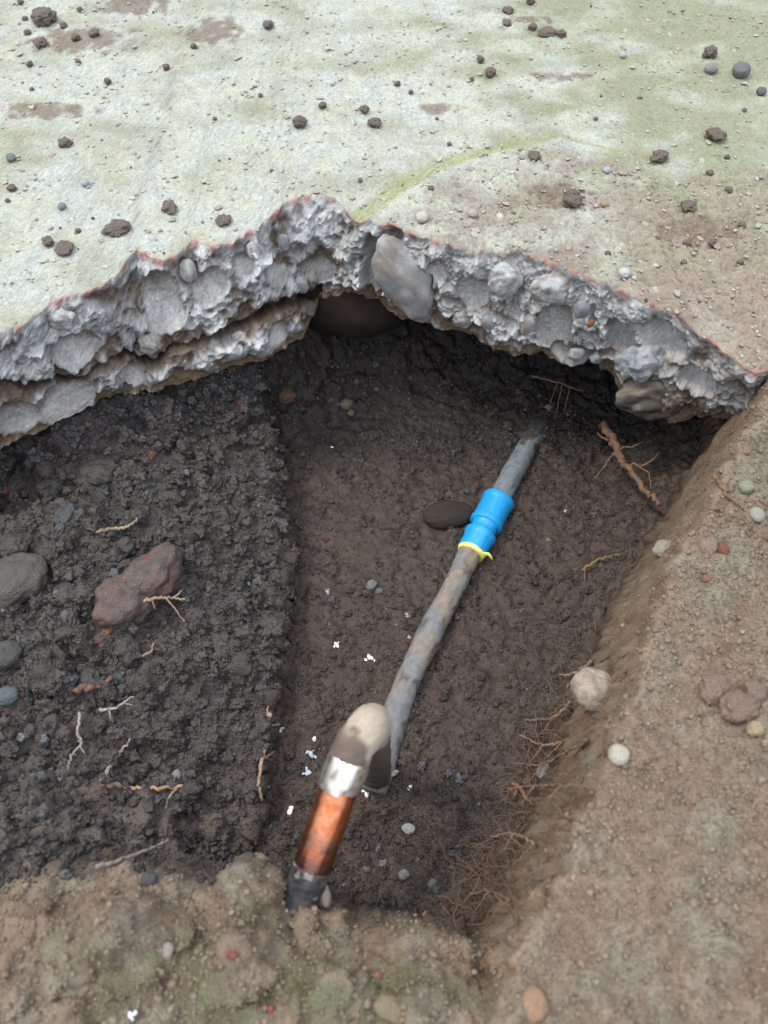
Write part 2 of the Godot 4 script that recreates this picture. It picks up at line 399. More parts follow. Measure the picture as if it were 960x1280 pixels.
func build_broken_edge() -> void:
	var st: Array = []
	for k in range(1, EDGE.size() - 1): st.append(EDGE[k])
	# columns at even steps of x along the top
	var sx := PackedFloat32Array()
	var x0 := -0.42
	while x0 < 0.42:
		sx.append(x0)
		x0 += 0.0012
	var down := PackedFloat32Array([-0.02])
	for k in 96: down.append(k / 95.0)
	for k in range(1, 26): down.append(1.0 + k * 0.02 + 0.0012 * k * k)
	var nx := sx.size()
	var nt := down.size()
	var base := PackedVector3Array()
	base.resize(nx * nt)
	for i in nx:
		var x := sx[i]
		var a := Vector3(x, 0.0, edge_at(x))
		var b := Vector3(table(st, x, 2), table(st, x, 3), table(st, x, 4))
		b += Vector3(0, 0.003 * warp.get_noise_2d(x, 31.0), 0.004 * mid.get_noise_2d(x * 0.7, 33.0))
		for j in nt:
			var t := down[j]
			var q := Vector3()
			if t < 0.0: q = a + Vector3(0, -0.0035, -0.004)
			elif t <= 1.0: q = a.lerp(b, t) + Vector3(0, 0, 0.006 * sin(PI * t) * (b - a).length() / 0.1)
			else: q = b + Vector3(0, 0.004 * (t - 1.0), -(t - 1.0) * 0.20)
			if t > 1.0: q.y -= 0.055 * smoothstep(1.02, 1.6, t)  # unseen dip of the underside, added to keep sky light out of the hollow
			base[j * nx + i] = q
	var n := grid_normals(nx, nt, base)
	for i in nx:    # an even direction to push along: square to the face, averaged over its neighbours
		var x := sx[i]
		var fall := Vector3()
		for o in [-0.03, -0.015, 0.0, 0.015, 0.03]:
			fall += Vector3(table(st, x + o, 2), table(st, x + o, 3), table(st, x + o, 4)) - Vector3(x + o, 0.0, table(st, x + o, 1))
		fall.x = 0.0
		var lean := (pick(edge_t, -0.7, 0.7, x + 0.05) - pick(edge_t, -0.7, 0.7, x - 0.05)) / 0.1
		var out := (fall.cross(Vector3.RIGHT).normalized() + Vector3(-lean * 0.6, 0, 0)).normalized()
		for j in nt: n[j * nx + i] = out.lerp(Vector3(0, -1, 0.15), smoothstep(0.93, 1.12, down[j])).normalized()
	# frames of sockets
	var spots: Array = []
	for so in SOCKETS + STONES:
		var at := nearest(base, nx, nt, so[0], so[1])
		spots.append(at)
	var p := base.duplicate()
	var col := PackedColorArray()
	col.resize(nx * nt)
	var mortar := Color(0.47, 0.465, 0.455)
	var light := Color(0.70, 0.705, 0.71)
	var blue := Color(0.30, 0.32, 0.36)
	var brown := Color(0.20, 0.14, 0.095)
	var smooth_c := Color(0.67, 0.655, 0.64)
	var red := Color(0.42, 0.17, 0.13)
	for j in nt:
		var t := down[j]
		for i in nx:
			var q := j * nx + i
			var v := base[q]
			var w := Vector3(warp.get_noise_3dv(v), warp.get_noise_3dv(v + Vector3(3, 0, 0)), 0.0) * 0.006
			var c1 := -lumps.get_noise_3dv(v * 0.8 + w + Vector3(2, 2, 2))
			var c2 := -crumb.get_noise_3dv(v + w)
			var m := mid.get_noise_3dv(v + Vector3(5, 5, 5))
			var b := big.get_noise_3dv(v * 1.6 + Vector3(2, 4, 6))
			var f := fine.get_noise_3dv(v)
			var fc := facet.get_noise_3dv(v * Vector3(1.0, 1.25, 1.0) + w * 1.2)
			var m2 := mid.get_noise_3dv(v * 0.62 + Vector3(15, 5, 5))
			var calm := lerpf(1.0, 0.5, smoothstep(0.0, 0.06, v.x))
			var d := 0.013 * b * lerpf(calm, 1.0, 0.3) + 0.0062 * (3.0 * absf(m2) - 0.8) * 0.75 * calm + 0.0030 * fc * calm + 0.0018 * m + 0.0006 * c2 + 0.0007 * f - 0.002
			d += 0.0035 * sin(v.y * 190.0 + 4.0 * m + 3.0 * b + 14.0 * v.x) * smoothstep(0.2, 0.5, t)
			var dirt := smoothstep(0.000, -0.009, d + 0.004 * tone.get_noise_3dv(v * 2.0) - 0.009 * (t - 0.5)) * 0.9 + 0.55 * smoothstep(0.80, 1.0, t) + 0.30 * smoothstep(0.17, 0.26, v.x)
			var c := mixc(mortar, light, 0.18 + 0.3 * fc + 65.0 * d)  # tone varies by facet; raised parts painted paler as highlights
			c = mixc(c, blue, 0.0 + 1.1 * tone.get_noise_3dv(v * 1.5))
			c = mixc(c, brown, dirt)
			# the sockets
			for k in SOCKETS.size():
				var so: Array = SOCKETS[k]
				var at: Vector3 = spots[k]
				var e := v - at
				if absf(e.x) > 0.06 or absf(e.y) > 0.06: continue
				var vv := signf(e.y) * Vector2(e.y, e.z * 0.9).length()
				var u := cos(so[4]) * e.x + sin(so[4]) * vv
				vv = -sin(so[4]) * e.x + cos(so[4]) * vv
				var r := absf(u / so[2]) ** 2.4 + absf(vv / so[3]) ** 2.4 + 0.18 * m
				if r < 1.25:
					var inside := smoothstep(1.10, 0.92, r)
					var bowl: float = -1.35 * so[5] * pow(clampf(1.0 - r / 1.1, 0.0, 1.0), 0.45)
					var hollow := bowl + 0.004 * b
					d = lerpf(d, hollow - 0.001, inside)
					c = mixc(c, mixc(smooth_c, brown, 0.05 + 0.70 * smoothstep(0.05, 0.9, vv / so[3]) + 0.5 * tone.get_noise_3dv(v * 2.0) + 0.25 * (t - 0.5)), inside * 0.9)  # brown above, pale below: shade and skylight of each hollow painted in
			# the crack between the upper layer and the lower one
			if v.x < -0.058:
				var cr := table(CRACK, v.x) + 0.0025 * mid.get_noise_2d(v.x * 2.0, 40.0)
				var gap := absf(v.y - cr)
				var open := table(OPEN, v.x)
				var wide := 0.0035 + 0.0022 * warp.get_noise_2d(v.x, 50.0) + 0.004 * smoothstep(-0.12, -0.07, v.x)
				d -= 0.034 * open * smoothstep(wide, wide * 0.35, gap)
				c = mixc(c, brown, 0.8 * smoothstep(wide * 2.2, wide * 0.6, gap))
				if v.y < cr: d += 0.006 * smoothstep(-0.058, -0.075, v.x)
			# red dust just under the rim
			c = mixc(c, red, smoothstep(0.07, 0.0, t) * smoothstep(-0.2, 0.3, tone.get_noise_2d(v.x * 3.0, 3.0)) * 0.8)
			d += (0.0025 - 0.0010 * calm) * speck.get_noise_3dv(v * 0.9)
			d *= smoothstep(0.0, 0.10, t) if t < 0.5 else lerpf(1.0, 0.45, smoothstep(0.82, 0.95, t) * smoothstep(1.25, 1.1, t))
			if t > 1.0: d *= 0.7
			c = c * (1.0 + 0.18 * f + 0.35 * speck.get_noise_3dv(v * 1.2))
			c.a = 1.0
			p[q] = v + n[q] * d + Vector3(0.4, 1.0, 0.0) * (0.0030 * mid.get_noise_3dv(v * 0.7 + Vector3(30, 3, 3)) + 0.0006 * fine.get_noise_3dv(v + Vector3(30, 3, 3))) * smoothstep(0.0, 0.12, t) * (1.0 - 0.6 * smoothstep(0.75, 0.95, t))
			col[q] = c
	var o := add_mesh("broken_edge", grid_mesh(nx, nt, p, grid_normals(nx, nt, p), col), stone_mat, slab)
	tag(o, "jagged broken concrete face with pebbles and smooth hollows")
	var tones := [Color(0.41, 0.40, 0.40), Color(0.52, 0.53, 0.53), Color(0.33, 0.35, 0.38), Color(0.50, 0.16, 0.06), Color(0.105, 0.095, 0.08)]
	for k in STONES.size():
		var so: Array = STONES[k]
		var at: Vector3 = spots[SOCKETS.size() + k]
		var deep := minf(so[2], so[3]) * 0.75
		var m := lump(900 + k, 4 if so[2] > 0.009 else 2, 0.28 if k in [9, 10] else 0.15 if k == 0 else 0.17, tones[so[5]], 0.3, 0.0, Color(0.30, 0.25, 0.20) if k != 9 else Color(0.5, 0.5, 0.5), 0.75)
		var g := add_mesh("aggregate_stone", m, stone_mat, slab)
		var lean := atan2(0.05, 0.10) * clampf(-(at.x - 0.1) * 3.0, 0.0, 0.8)
		g.transform = Transform3D(Basis.from_euler(Vector3(-lean, 0, so[4])).scaled_local(Vector3(so[2], so[3], deep)), at + Vector3(0, 0, 0.002 - deep * (0.5 if so[2] > 0.012 else 0.45)))


func nearest(base: PackedVector3Array, nx: int, nt: int, x: float, y: float) -> Vector3:
	var best := 9.0
	var r := Vector3()
	for j in range(1, nt, 2):
		for i in range(0, nx, 2):
			var v := base[j * nx + i]
			var d := absf(v.x - x) + absf(v.y - y)
			if d < best:
				best = d
				r = v
	return r


func ball(level: int) -> Array:   # [points, triangles] of an icosphere
	var t := (1.0 + sqrt(5.0)) / 2.0
	var v := [Vector3(-1, t, 0), Vector3(1, t, 0), Vector3(-1, -t, 0), Vector3(1, -t, 0), Vector3(0, -1, t), Vector3(0, 1, t), Vector3(0, -1, -t), Vector3(0, 1, -t), Vector3(t, 0, -1), Vector3(t, 0, 1), Vector3(-t, 0, -1), Vector3(-t, 0, 1)]
	for i in v.size(): v[i] = v[i].normalized()
	var f := [0, 11, 5, 0, 5, 1, 0, 1, 7, 0, 7, 10, 0, 10, 11, 1, 5, 9, 5, 11, 4, 11, 10, 2, 10, 7, 6, 7, 1, 8, 3, 9, 4, 3, 4, 2, 3, 2, 6, 3, 6, 8, 3, 8, 9, 4, 9, 5, 2, 4, 11, 6, 2, 10, 8, 6, 7, 9, 8, 1]
	for l in level:
		var mids := {}
		var g := []
		for k in range(0, f.size(), 3):
			var e := [0, 0, 0]
			for s in 3:
				var a: int = f[k + s]
				var b: int = f[k + (s + 1) % 3]
				var key := Vector2i(mini(a, b), maxi(a, b))
				if not mids.has(key):
					mids[key] = v.size()
					v.append(((v[a] + v[b]) / 2.0).normalized())
				e[s] = mids[key]
			g.append_array([f[k], e[0], e[2], f[k + 1], e[1], e[0], f[k + 2], e[2], e[1], e[0], e[1], e[2]])
		f = g
	return [v, f]


var balls := {}


func lump(sd: int, level: int, rough: float, color := Color.WHITE, vary := 0.0, knobs := 0.0, fade := Color.WHITE, stains := 0.0) -> ArrayMesh:   # an uneven stone or clod of radius 1
	if not balls.has(level): balls[level] = ball(level)
	var b: Array = balls[level]
	var nz := make_noise(FastNoiseLite.TYPE_SIMPLEX_SMOOTH, 1.1, 3, sd)
	var cz := make_noise(FastNoiseLite.TYPE_CELLULAR, 0.62, 1, sd + 1)
	var p := PackedVector3Array()
	var c := PackedColorArray()
	for u: Vector3 in b[0]:
		var r := 1.0 + rough * 1.6 * nz.get_noise_3dv(u)
		if knobs > 0.0: r += knobs * (-cz.get_noise_3dv(u * 0.8) - 0.55)
		p.append(u * r)
		var k := color * (1.0 + vary * nz.get_noise_3dv(u * 2.6 + Vector3(3, 3, 3)))
		if stains > 0.0: k = mixc(k, fade, stains * smoothstep(-0.15, 0.35, nz.get_noise_3dv(u * 1.3 + Vector3(8, 1, 3))))
		k.a = 1.0
		c.append(k)
	return smooth_mesh(p, PackedInt32Array(b[1]), c)


func smooth_mesh(p: PackedVector3Array, ix: PackedInt32Array, c: PackedColorArray) -> ArrayMesh:   # triangles given counter-clockwise from outside
	var n := PackedVector3Array()
	n.resize(p.size())
	for k in range(0, ix.size(), 3):
		var f := (p[ix[k + 1]] - p[ix[k]]).cross(p[ix[k + 2]] - p[ix[k]])
		for s in 3: n[ix[k + s]] += f
	for i in n.size(): n[i] = n[i].normalized()
	var flipped := PackedInt32Array()
	flipped.resize(ix.size())
	for k in range(0, ix.size(), 3):
		flipped[k] = ix[k]; flipped[k + 1] = ix[k + 2]; flipped[k + 2] = ix[k + 1]
	return arrays_mesh(p, n, c, flipped)


# a tube along points with a radius at each; paint(point, along, round) gives the colour, swell(point, along, round) a share of the radius to add
func tube(pts: PackedVector3Array, radii: PackedFloat32Array, sides: int, paint: Callable, swell = null, caps := true) -> ArrayMesh:
	var p := PackedVector3Array()
	var c := PackedColorArray()
	var ix := PackedInt32Array()
	var up := Vector3(0.13, 0.9, 0.31)
	var n := pts.size()
	for i in n:
		var t := (pts[mini(i + 1, n - 1)] - pts[maxi(i - 1, 0)]).normalized()
		var s := t.cross(up).normalized()
		up = s.cross(t).normalized()
		for k in sides:
			var a := TAU * k / sides
			var dir := s * cos(a) + up * sin(a)
			var v := pts[i] + dir * radii[i]
			var along := float(i) / (n - 1)
			if swell != null: v += dir * radii[i] * swell.call(v, along, a)
			p.append(v)
			c.append(paint.call(v, along, a))
	for i in n - 1:
		for k in sides:
			var a := i * sides + k
			var b := i * sides + (k + 1) % sides
			ix.append_array([a, a + sides, b, b, a + sides, b + sides])
	if caps:
		for e in 2:
			var o := 0 if e == 0 else (n - 1) * sides
			var mid_at := p.size()
			p.append(pts[0] if e == 0 else pts[n - 1])
			c.append(c[o])
			for k in sides:
				var a := o + k
				var b := o + (k + 1) % sides
				ix.append_array([mid_at, a, b] if e == 0 else [mid_at, b, a])
	return smooth_mesh(p, ix, c)


func bend(ctrl: Array, n: int) -> PackedVector3Array:   # an even row of points along a smooth curve through ctrl
	var cv := Curve3D.new()
	for i in ctrl.size():
		var a: Vector3 = ctrl[maxi(i - 1, 0)]
		var b: Vector3 = ctrl[mini(i + 1, ctrl.size() - 1)]
		cv.add_point(ctrl[i], (a - b) / 6.0, (b - a) / 6.0)
	cv.bake_interval = 0.0008
	var r := PackedVector3Array()
	for i in n: r.append(cv.sample_baked(cv.get_baked_length() * i / (n - 1), true))
	return r


func flat_paint(c: Color) -> Callable:
	return func(_v, _s, _a): return c


func _ready() -> void:
	# camera: held above the near bank, looking steeply down into the hole
	var cam := Camera3D.new()
	cam.name = "camera"
	cam.position = Vector3(0, 0.42, 0)
	cam.rotation_degrees = Vector3(-58, 0, 0)
	cam.keep_aspect = Camera3D.KEEP_HEIGHT
	var lens := CameraAttributesPhysical.new()
	lens.frustum_focal_length = 18.0
	lens.frustum_focus_distance = 0.66
	lens.exposure_aperture = 4.6
	lens.frustum_far = 60.0
	lens.frustum_near = 0.02
	cam.attributes = lens
	cam.fov = 67.34
	cam.near = 0.02
	cam.far = 60.0
	add_child(cam)
	cam.current = true
	# sky and sun
	var sky_m := ProceduralSkyMaterial.new()
	sky_m.sky_top_color = Color(0.93, 0.96, 1.0)
	sky_m.sky_horizon_color = Color(0.50, 0.52, 0.55)
	sky_m.sky_curve = 0.8
	sky_m.ground_bottom_color = Color(0.30, 0.28, 0.25)
	sky_m.ground_horizon_color = Color(0.55, 0.55, 0.53)
	sky_m.sky_energy_multiplier = 1.4
	var env := Environment.new()
	env.background_mode = Environment.BG_SKY
	env.sky = Sky.new()
	env.sky.sky_material = sky_m
	env.tonemap_mode = Environment.TONE_MAPPER_LINEAR
	env.tonemap_exposure = 1.45
	env.sdfgi_enabled = true
	env.ssao_enabled = true
	env.ssil_enabled = true
	var we := WorldEnvironment.new()
	we.name = "environment"
	we.environment = env
	add_child(we)
	var sun := DirectionalLight3D.new()
	sun.name = "sun"
	sun.light_energy = 0.6
	sun.light_color = Color(1.0, 0.97, 0.92)
	sun.light_angular_distance = 14.0
	sun.shadow_enabled = true
	add_child(sun)
	sun.look_at_from_position(Vector3.ZERO, Vector3(0.55, -1.0, 0.12), Vector3.FORWARD)
	prepare()
	soil_mat = surface("soil", 0.62, 0.66, 31, 9.0, 0.14, 0.10)
	concrete_mat = surface("concrete", 0.92, 0.80, 41, 7.0, 0.06, 0.09)
	stone_mat = surface("broken_concrete", 0.95, 0.66, 51, 12.0, 0.10, 0.12)
	root_mat = surface("root_bark", 0.85, 0.7, 61, 20.0, 0.03, 0.10)
	stone_mat.metallic_specular = 0.25
	concrete_mat.metallic_specular = 0.25
	build_soil()
	build_pavement()
	build_pipe()
	build_crumbs()
	build_fibres()
	build_stones()
	build_roots()
	build_pavement_bits()


func build_stones() -> void:
	var smooth := [0.10, 0.0, 0.12]
	var rough := [0.16, 0.0, 0.20]
	var clod := [0.20, 0.32, 0.10]
	var soil := Color(0.066, 0.055, 0.050)
	# the left heap
	stone("cobble", "large smooth mud-brown cobble at the left side of the loose heap", "stone", -0.287, -0.270, Vector3(0.027, 0.015, 0.021), Color(0.092, 0.078, 0.070), 0.15, 0.5, [0.13, 0.04, 0.2])
	var cl := Node3D.new()
	cl.name = "clay_lump"
	cl.position = Vector3(-0.196, gpos[ground_index(-0.196, -0.268)].y - 0.004, -0.268)
	add_child(cl)
	tag(cl, "elongated rust-stained clay lump lying on the loose heap", "clay lump")
	var lobes := [[0.011, 0.012, -0.014, 0.029, 0.020, 0.0195, 0.95, 0.30], [-0.008, 0.010, 0.005, 0.028, 0.019, 0.0215, 0.8, 0.25], [-0.020, 0.001, 0.024, 0.021, 0.009, 0.011, 0.85, 1.0]]
	for k in 3:
		var b: Array = lobes[k]
		var g := add_mesh("lump_lobe", lump(820 + k, 4, 0.17, Color(0.105, 0.080, 0.073), 0.5, 0.12, Color(0.24, 0.095, 0.05), b[7]), soil_mat, cl)
		g.transform = Transform3D(Basis.from_euler(Vector3(0, b[6], 0)).scaled_local(Vector3(b[3], b[4], b[5])), Vector3(b[0], b[1], b[2]))
	stone("stone", "small grey stone at the left picture edge below the big cobble", "stone", -0.277, -0.210, Vector3(0.0115, 0.008, 0.010), Color(0.11, 0.105, 0.10), 0.25, 0.3, smooth)
	stone("stone", "blue-grey flat stone at the left edge near the reddish root piece", "stone", -0.272, -0.181, Vector3(0.009, 0.005, 0.007), Color(0.13, 0.155, 0.165), 0.2, 0.2, smooth)
	stone("soil_block", "squarish dark soil block under the pavement edge, right of the darkest pocket", "soil block", -0.250, -0.386, Vector3(0.019, 0.013, 0.014), soil, 0.35, 0.2, [0.22, 0.30, 0.10])
	stone("soil_block", "rounded dark soil block deep in the pocket at the far left", "soil block", -0.296, -0.386, Vector3(0.016, 0.012, 0.014), soil, 0.4, 0.9, [0.22, 0.30, 0.10])
	stone("soil_clod", "rough soil clod directly above the large cobble", "soil clod", -0.296, -0.303, Vector3(0.012, 0.009, 0.011), soil, 0.25, 0.4, clod)
	stone("soil_clod", "flat bluish soil clod between the pocket and the pale curved root", "soil clod", -0.262, -0.330, Vector3(0.013, 0.008, 0.010), Color(0.075, 0.078, 0.085), 0.3, 1.2, clod)
	stone("soil_clod", "lumpy soil clod left of the rust-stained clay lump", "soil clod", -0.247, -0.262, Vector3(0.009, 0.007, 0.009), soil, 0.25, 2.0, clod)
	stone("soil_clod", "crumbly soil clod just above the rust-stained clay lump", "soil clod", -0.214, -0.310, Vector3(0.009, 0.007, 0.008), soil, 0.25, 2.6, clod)
	stone("stone", "small pale stone beside the lower end of the clay lump", "stone", -0.243, -0.244, Vector3(0.008, 0.004, 0.005), Color(0.15, 0.15, 0.155), 0.2, 0.5, rough)
	stone("stone", "reddish stone stuck in the soil face under the left pavement edge", "stone", -0.097, -0.497, Vector3(0.010, 0.007, 0.008), Color(0.13, 0.075, 0.055), 0.3, 0.3, smooth)
	stone("stone_chip", "pale blue-grey triangular stone chip on the near part of the heap", "stone chip", -0.119, -0.148, Vector3(0.0075, 0.0022, 0.0045), Color(0.30, 0.35, 0.355), 0.05, 0.5, [0.30, 0.0, 0.08])
	stone("stone_chip", "pale grey stone chip just above the long horizontal root", "stone chip", -0.151, -0.133, Vector3(0.0052, 0.003, 0.0042), Color(0.27, 0.27, 0.27), 0.2, 1.0, rough)
	stone("stone_chip", "pale stone chip at the near left foot of the heap", "stone chip", -0.219, -0.100, Vector3(0.0048, 0.003, 0.0036), Color(0.30, 0.29, 0.25), 0.2, 0.2, rough)
	# the back and the trench floor
	stone("boulder", "large round dark boulder lodged under the highest part of the pavement edge", "boulder", -0.028, -0.585, Vector3(0.070, 0.040, 0.050), Color(0.034, 0.025, 0.021), 0.5, 0.1, [0.07, 0.0, 0.10], Color.WHITE, 0.0, "", -0.105)
	stone("stone", "small tan stone on the dark soil face below the boulder", "stone", -0.039, -0.513, Vector3(0.0072, 0.006, 0.006), Color(0.18, 0.145, 0.11), 0.3, 0.3, rough)
	stone("stone", "smaller tan stone just under the tan stone below the boulder", "stone", -0.034, -0.505, Vector3(0.004, 0.0035, 0.004), Color(0.17, 0.14, 0.11), 0.3, 0.3, smooth)
	stone("stone", "flat-topped dark oval stone half buried beside the blue coupling", "stone", 0.060, -0.380, Vector3(0.024, 0.012, 0.014), Color(0.060, 0.047, 0.040), 0.30, 0.12, [0.06, 0.0, 0.10])
	stone("stone_chip", "larger of two grey chips on the trench floor left of the pipe", "stone chip", -0.011, -0.308, Vector3(0.0052, 0.003, 0.0042), Color(0.20, 0.20, 0.20), 0.2, 0.9, rough)
	stone("stone_chip", "smaller of two grey chips on the trench floor left of the pipe", "stone chip", -0.004, -0.303, Vector3(0.0040, 0.0025, 0.003), Color(0.16, 0.16, 0.165), 0.2, 0.3, rough)
	stone("stone_chip", "pale grey chip on the near trench floor right of the copper tube", "stone chip", 0.018, -0.102, Vector3(0.0050, 0.0022, 0.0036), Color(0.36, 0.37, 0.36), 0.1, -0.2, rough)
	stone("stone_chip", "small grey cube-like chip on the trench floor near the bank's lip", "stone chip", 0.014, -0.070, Vector3(0.0042, 0.0036, 0.0036), Color(0.24, 0.24, 0.22), 0.2, 0.2, rough)
	stone("stone_chip", "brownish grey chip on the trench floor closest to the right corner", "stone chip", 0.033, -0.063, Vector3(0.0038, 0.003, 0.003), Color(0.20, 0.19, 0.17), 0.2, 0.8, rough)
	stone("stone_chip", "pale slim chip caught among the roots of the right wall", "stone chip", 0.113, -0.134, Vector3(0.0062, 0.002, 0.0034), Color(0.30, 0.29, 0.28), 0.1, 0.9, rough)
	# right bank and wall
	stone("cobble", "pale round pebble sticking out of the right wall above the roots", "stone", 0.139, -0.171, Vector3(0.0145, 0.0135, 0.0145), Color(0.46, 0.40, 0.33), 0.3, 0.2, [0.07, 0.0, 0.12], Color(0.22, 0.16, 0.11), 0.5, "", -0.082)
	stone("pebble", "small round white pebble on the right bank near its lip", "pebble", 0.133, -0.114, Vector3(0.0060, 0.0052, 0.0060), Color(0.50, 0.46, 0.39), 0.15, 0.0, [0.05, 0.0, 0.08])
	stone("clay_clump", "reddish brown clay clump on the right bank, lower lobe", "clay clump", 0.207, -0.141, Vector3(0.0115, 0.0070, 0.0090), Color(0.19, 0.125, 0.095), 0.3, 0.2, [0.16, 0.10, 0.12])
	stone("clay_clump", "reddish brown clay clump on the right bank, upper lobe", "clay clump", 0.197, -0.153, Vector3(0.0100, 0.0060, 0.0085), Color(0.20, 0.135, 0.103), 0.3, 0.9, [0.16, 0.10, 0.12])
	stone("clay_clump", "small brown clay clump just right of the two-lobed clump", "clay clump", 0.219, -0.150, Vector3(0.0080, 0.0050, 0.0070), Color(0.19, 0.13, 0.10), 0.35, 1.4, [0.16, 0.10, 0.12])
	stone("pebble", "angular tan pebble below the clay clump on the right bank", "pebble", 0.211, -0.127, Vector3(0.0050, 0.0042, 0.0042), Color(0.38, 0.30, 0.19), 0.15, 0.6, rough)
	stone("pebble", "greenish grey pebble high on the right bank near the pavement", "pebble", 0.245, -0.290, Vector3(0.0052, 0.0042, 0.0048), Color(0.30, 0.30, 0.22), 0.15, 0.3, smooth)
	stone("pebble", "pale oval pebble just below the greenish pebble on the right bank", "pebble", 0.248, -0.270, Vector3(0.0050, 0.0040, 0.0055), Color(0.36, 0.35, 0.30), 0.2, 0.1, smooth)
	stone("stone", "pinkish angular stone on the upper right bank beside a red brick bit", "stone", 0.215, -0.250, Vector3(0.0068, 0.0045, 0.0062), Color(0.28, 0.205, 0.165), 0.2, 1.1, rough)
	stone("brick_bit", "bright red brick bit beside the pinkish stone on the right bank", "brick bit", 0.222, -0.246, Vector3(0.0035, 0.003, 0.0045), Color(0.22, 0.095, 0.07), 0.2, 0.3, rough)
	stone("brick_bit", "faded red brick bit below the pinkish stone on the right bank", "brick bit", 0.210, -0.228, Vector3(0.0040, 0.0022, 0.0026), Color(0.25, 0.14, 0.10), 0.2, 0.4, rough)
	stone("stone", "whitish flat stone at the lip of the upper right bank", "stone", 0.209, -0.279, Vector3(0.0090, 0.0045, 0.0075), Color(0.36, 0.33, 0.28), 0.25, 0.2, rough)
	# near bank
	stone("stone", "whitish stone pressed against the burnt end of the copper tube", "stone", -0.0365, -0.0490, Vector3(0.0048, 0.0060, 0.0090), Color(0.42, 0.37, 0.31), 0.3, 0.4, smooth, Color.WHITE, 0.0, "", -0.081)
	stone("stone", "orange-tan stone on the near lip left of the copper tube", "stone", -0.074, -0.062, Vector3(0.0075, 0.0080, 0.0075), Color(0.29, 0.215, 0.155), 0.35, 0.4, rough, Color.WHITE, 0.0, "", -0.074)
	stone("stone", "grey stone between the orange-tan stone and the burnt tube end", "stone", -0.0625, -0.0525, Vector3(0.0080, 0.0080, 0.0070), Color(0.31, 0.295, 0.25), 0.35, 0.8, rough, Color.WHITE, 0.0, "", -0.078)
	stone("stone", "orange stone on the near bank below the trench corner", "stone", 0.073, 0.005, Vector3(0.0065, 0.0045, 0.0075), Color(0.36, 0.235, 0.15), 0.35, 0.2, smooth)
	stone("stone", "flat tan stone at the bottom of the near bank", "stone", 0.004, 0.007, Vector3(0.0090, 0.0040, 0.0050), Color(0.25, 0.21, 0.14), 0.2, -0.4, rough)
	stone("brick_bit", "red brick bit on the mossy part of the near bank", "brick bit", -0.076, -0.016, Vector3(0.0034, 0.0022, 0.0020), Color(0.26, 0.10, 0.07), 0.35, -0.3, [0.3, 0.0, 0.2])
	stone("brick_bit", "tiny red brick bit lowest on the near bank", "brick bit", -0.056, 0.007, Vector3(0.0018, 0.0014, 0.0018), Color(0.32, 0.10, 0.07), 0.3, 0.0, rough)
	stone("brick_bit", "pinkish brick bit on the near bank right of the copper tube", "brick bit", -0.004, -0.007, Vector3(0.0026, 0.0018, 0.0022), Color(0.30, 0.15, 0.12), 0.3, 0.0, rough)
	stone("stone", "dark grey stone on the crest of the near bank, left half", "stone", -0.131, -0.053, Vector3(0.0048, 0.0040, 0.0044), Color(0.10, 0.10, 0.105), 0.15, 0.0, smooth)
	stone("stone", "pale knobbly stone on the mossy near bank left of centre", "stone", -0.112, -0.018, Vector3(0.0034, 0.0030, 0.0042), Color(0.34, 0.32, 0.27), 0.2, 0.0, rough)
	# pale flakes of mortar on the dark soil
	var flakes := [["white flake on the trench floor left of the grey pipe, halfway up", 0.019, -0.281, 0.0030], ["branching white flake on the trench floor, left one of a pair", -0.040, -0.250, 0.0040], ["white flake on the trench floor, right one of a pair", -0.012, -0.240, 0.0045], ["pale grey flake close beside the grey pipe", 0.021, -0.258, 0.0028], ["bluish white flake left of the solder joint, middle of a row", -0.057, -0.157, 0.0040], ["bluish white flake left of the solder joint, lowest of a row", -0.059, -0.142, 0.0042], ["small white flake left of the elbow, top of a row", -0.056, -0.169, 0.0026], ["bright white flake left of the copper tube", -0.070, -0.114, 0.0044], ["bluish white flake at the top of the upright root", -0.084, -0.176, 0.0040], ["tiny white flake right of the pale shard", 0.020, -0.134, 0.0022], ["white flake at the very bottom of the near bank", -0.126, 0.010, 0.0032], ["white flake touching the left side of the elbow", -0.030, -0.170, 0.0032], ["white flake under the elbow beside the solder joint", -0.014, -0.126, 0.0034], ["tiny bluish flake on the upper trench floor", -0.051, -0.303, 0.0022], ["tiny pale speck high on the dark back slope", -0.052, -0.463, 0.0016], ["pale blue speck below the large brown root", 0.171, -0.387, 0.0026], ["pale blue-grey flake on the upper heap", -0.145, -0.361, 0.0042], ["pale blue-grey flake on the heap near its step", -0.117, -0.297, 0.0040], ["pale blue-white flake on the big cobble", -0.283, -0.268, 0.0036]]
	for k in flakes.size():
		var f: Array = flakes[k]
		var bluish: bool = f[0].contains("blu")
		var c := Color(0.36, 0.40, 0.47) if bluish else Color(0.66, 0.65, 0.62)
		if f[0].contains("grey"): c = Color(0.22, 0.24, 0.27)
		var o := Node3D.new()
		o.name = "mortar_flake"
		var v := gpos[ground_index(f[1], f[2])]
		if k == 18: v.y = -0.1015
		o.position = v
		add_child(o, true)
		tag(o, f[0], "flake")
		rng.seed = 700 + k
		for b in 4:
			var r: float = f[3] * 0.85 * (0.75 if b == 0 else rng.randf_range(0.25, 0.5))
			var g := add_mesh("flake_piece", lump(700 + (k * 3 + b) % 9, 2, 0.28, Color.WHITE), flake_mat(c), o)
			var at: Vector3 = Vector3(rng.randf_range(-1, 1), 0.0, rng.randf_range(-1, 1)) * f[3] * (0.0 if b == 0 else 0.9)
			at.y = maxf(gpos[ground_index(v.x + at.x, v.z + at.z)].y - v.y, -0.001) + r * 0.25 + 0.0004
			g.transform = Transform3D(Basis.from_euler(Vector3(rng.randf_range(-0.3, 0.3), rng.randf() * TAU, rng.randf_range(-0.3, 0.3))).scaled_local(Vector3(r, r * 0.35, r * 0.65)), at)
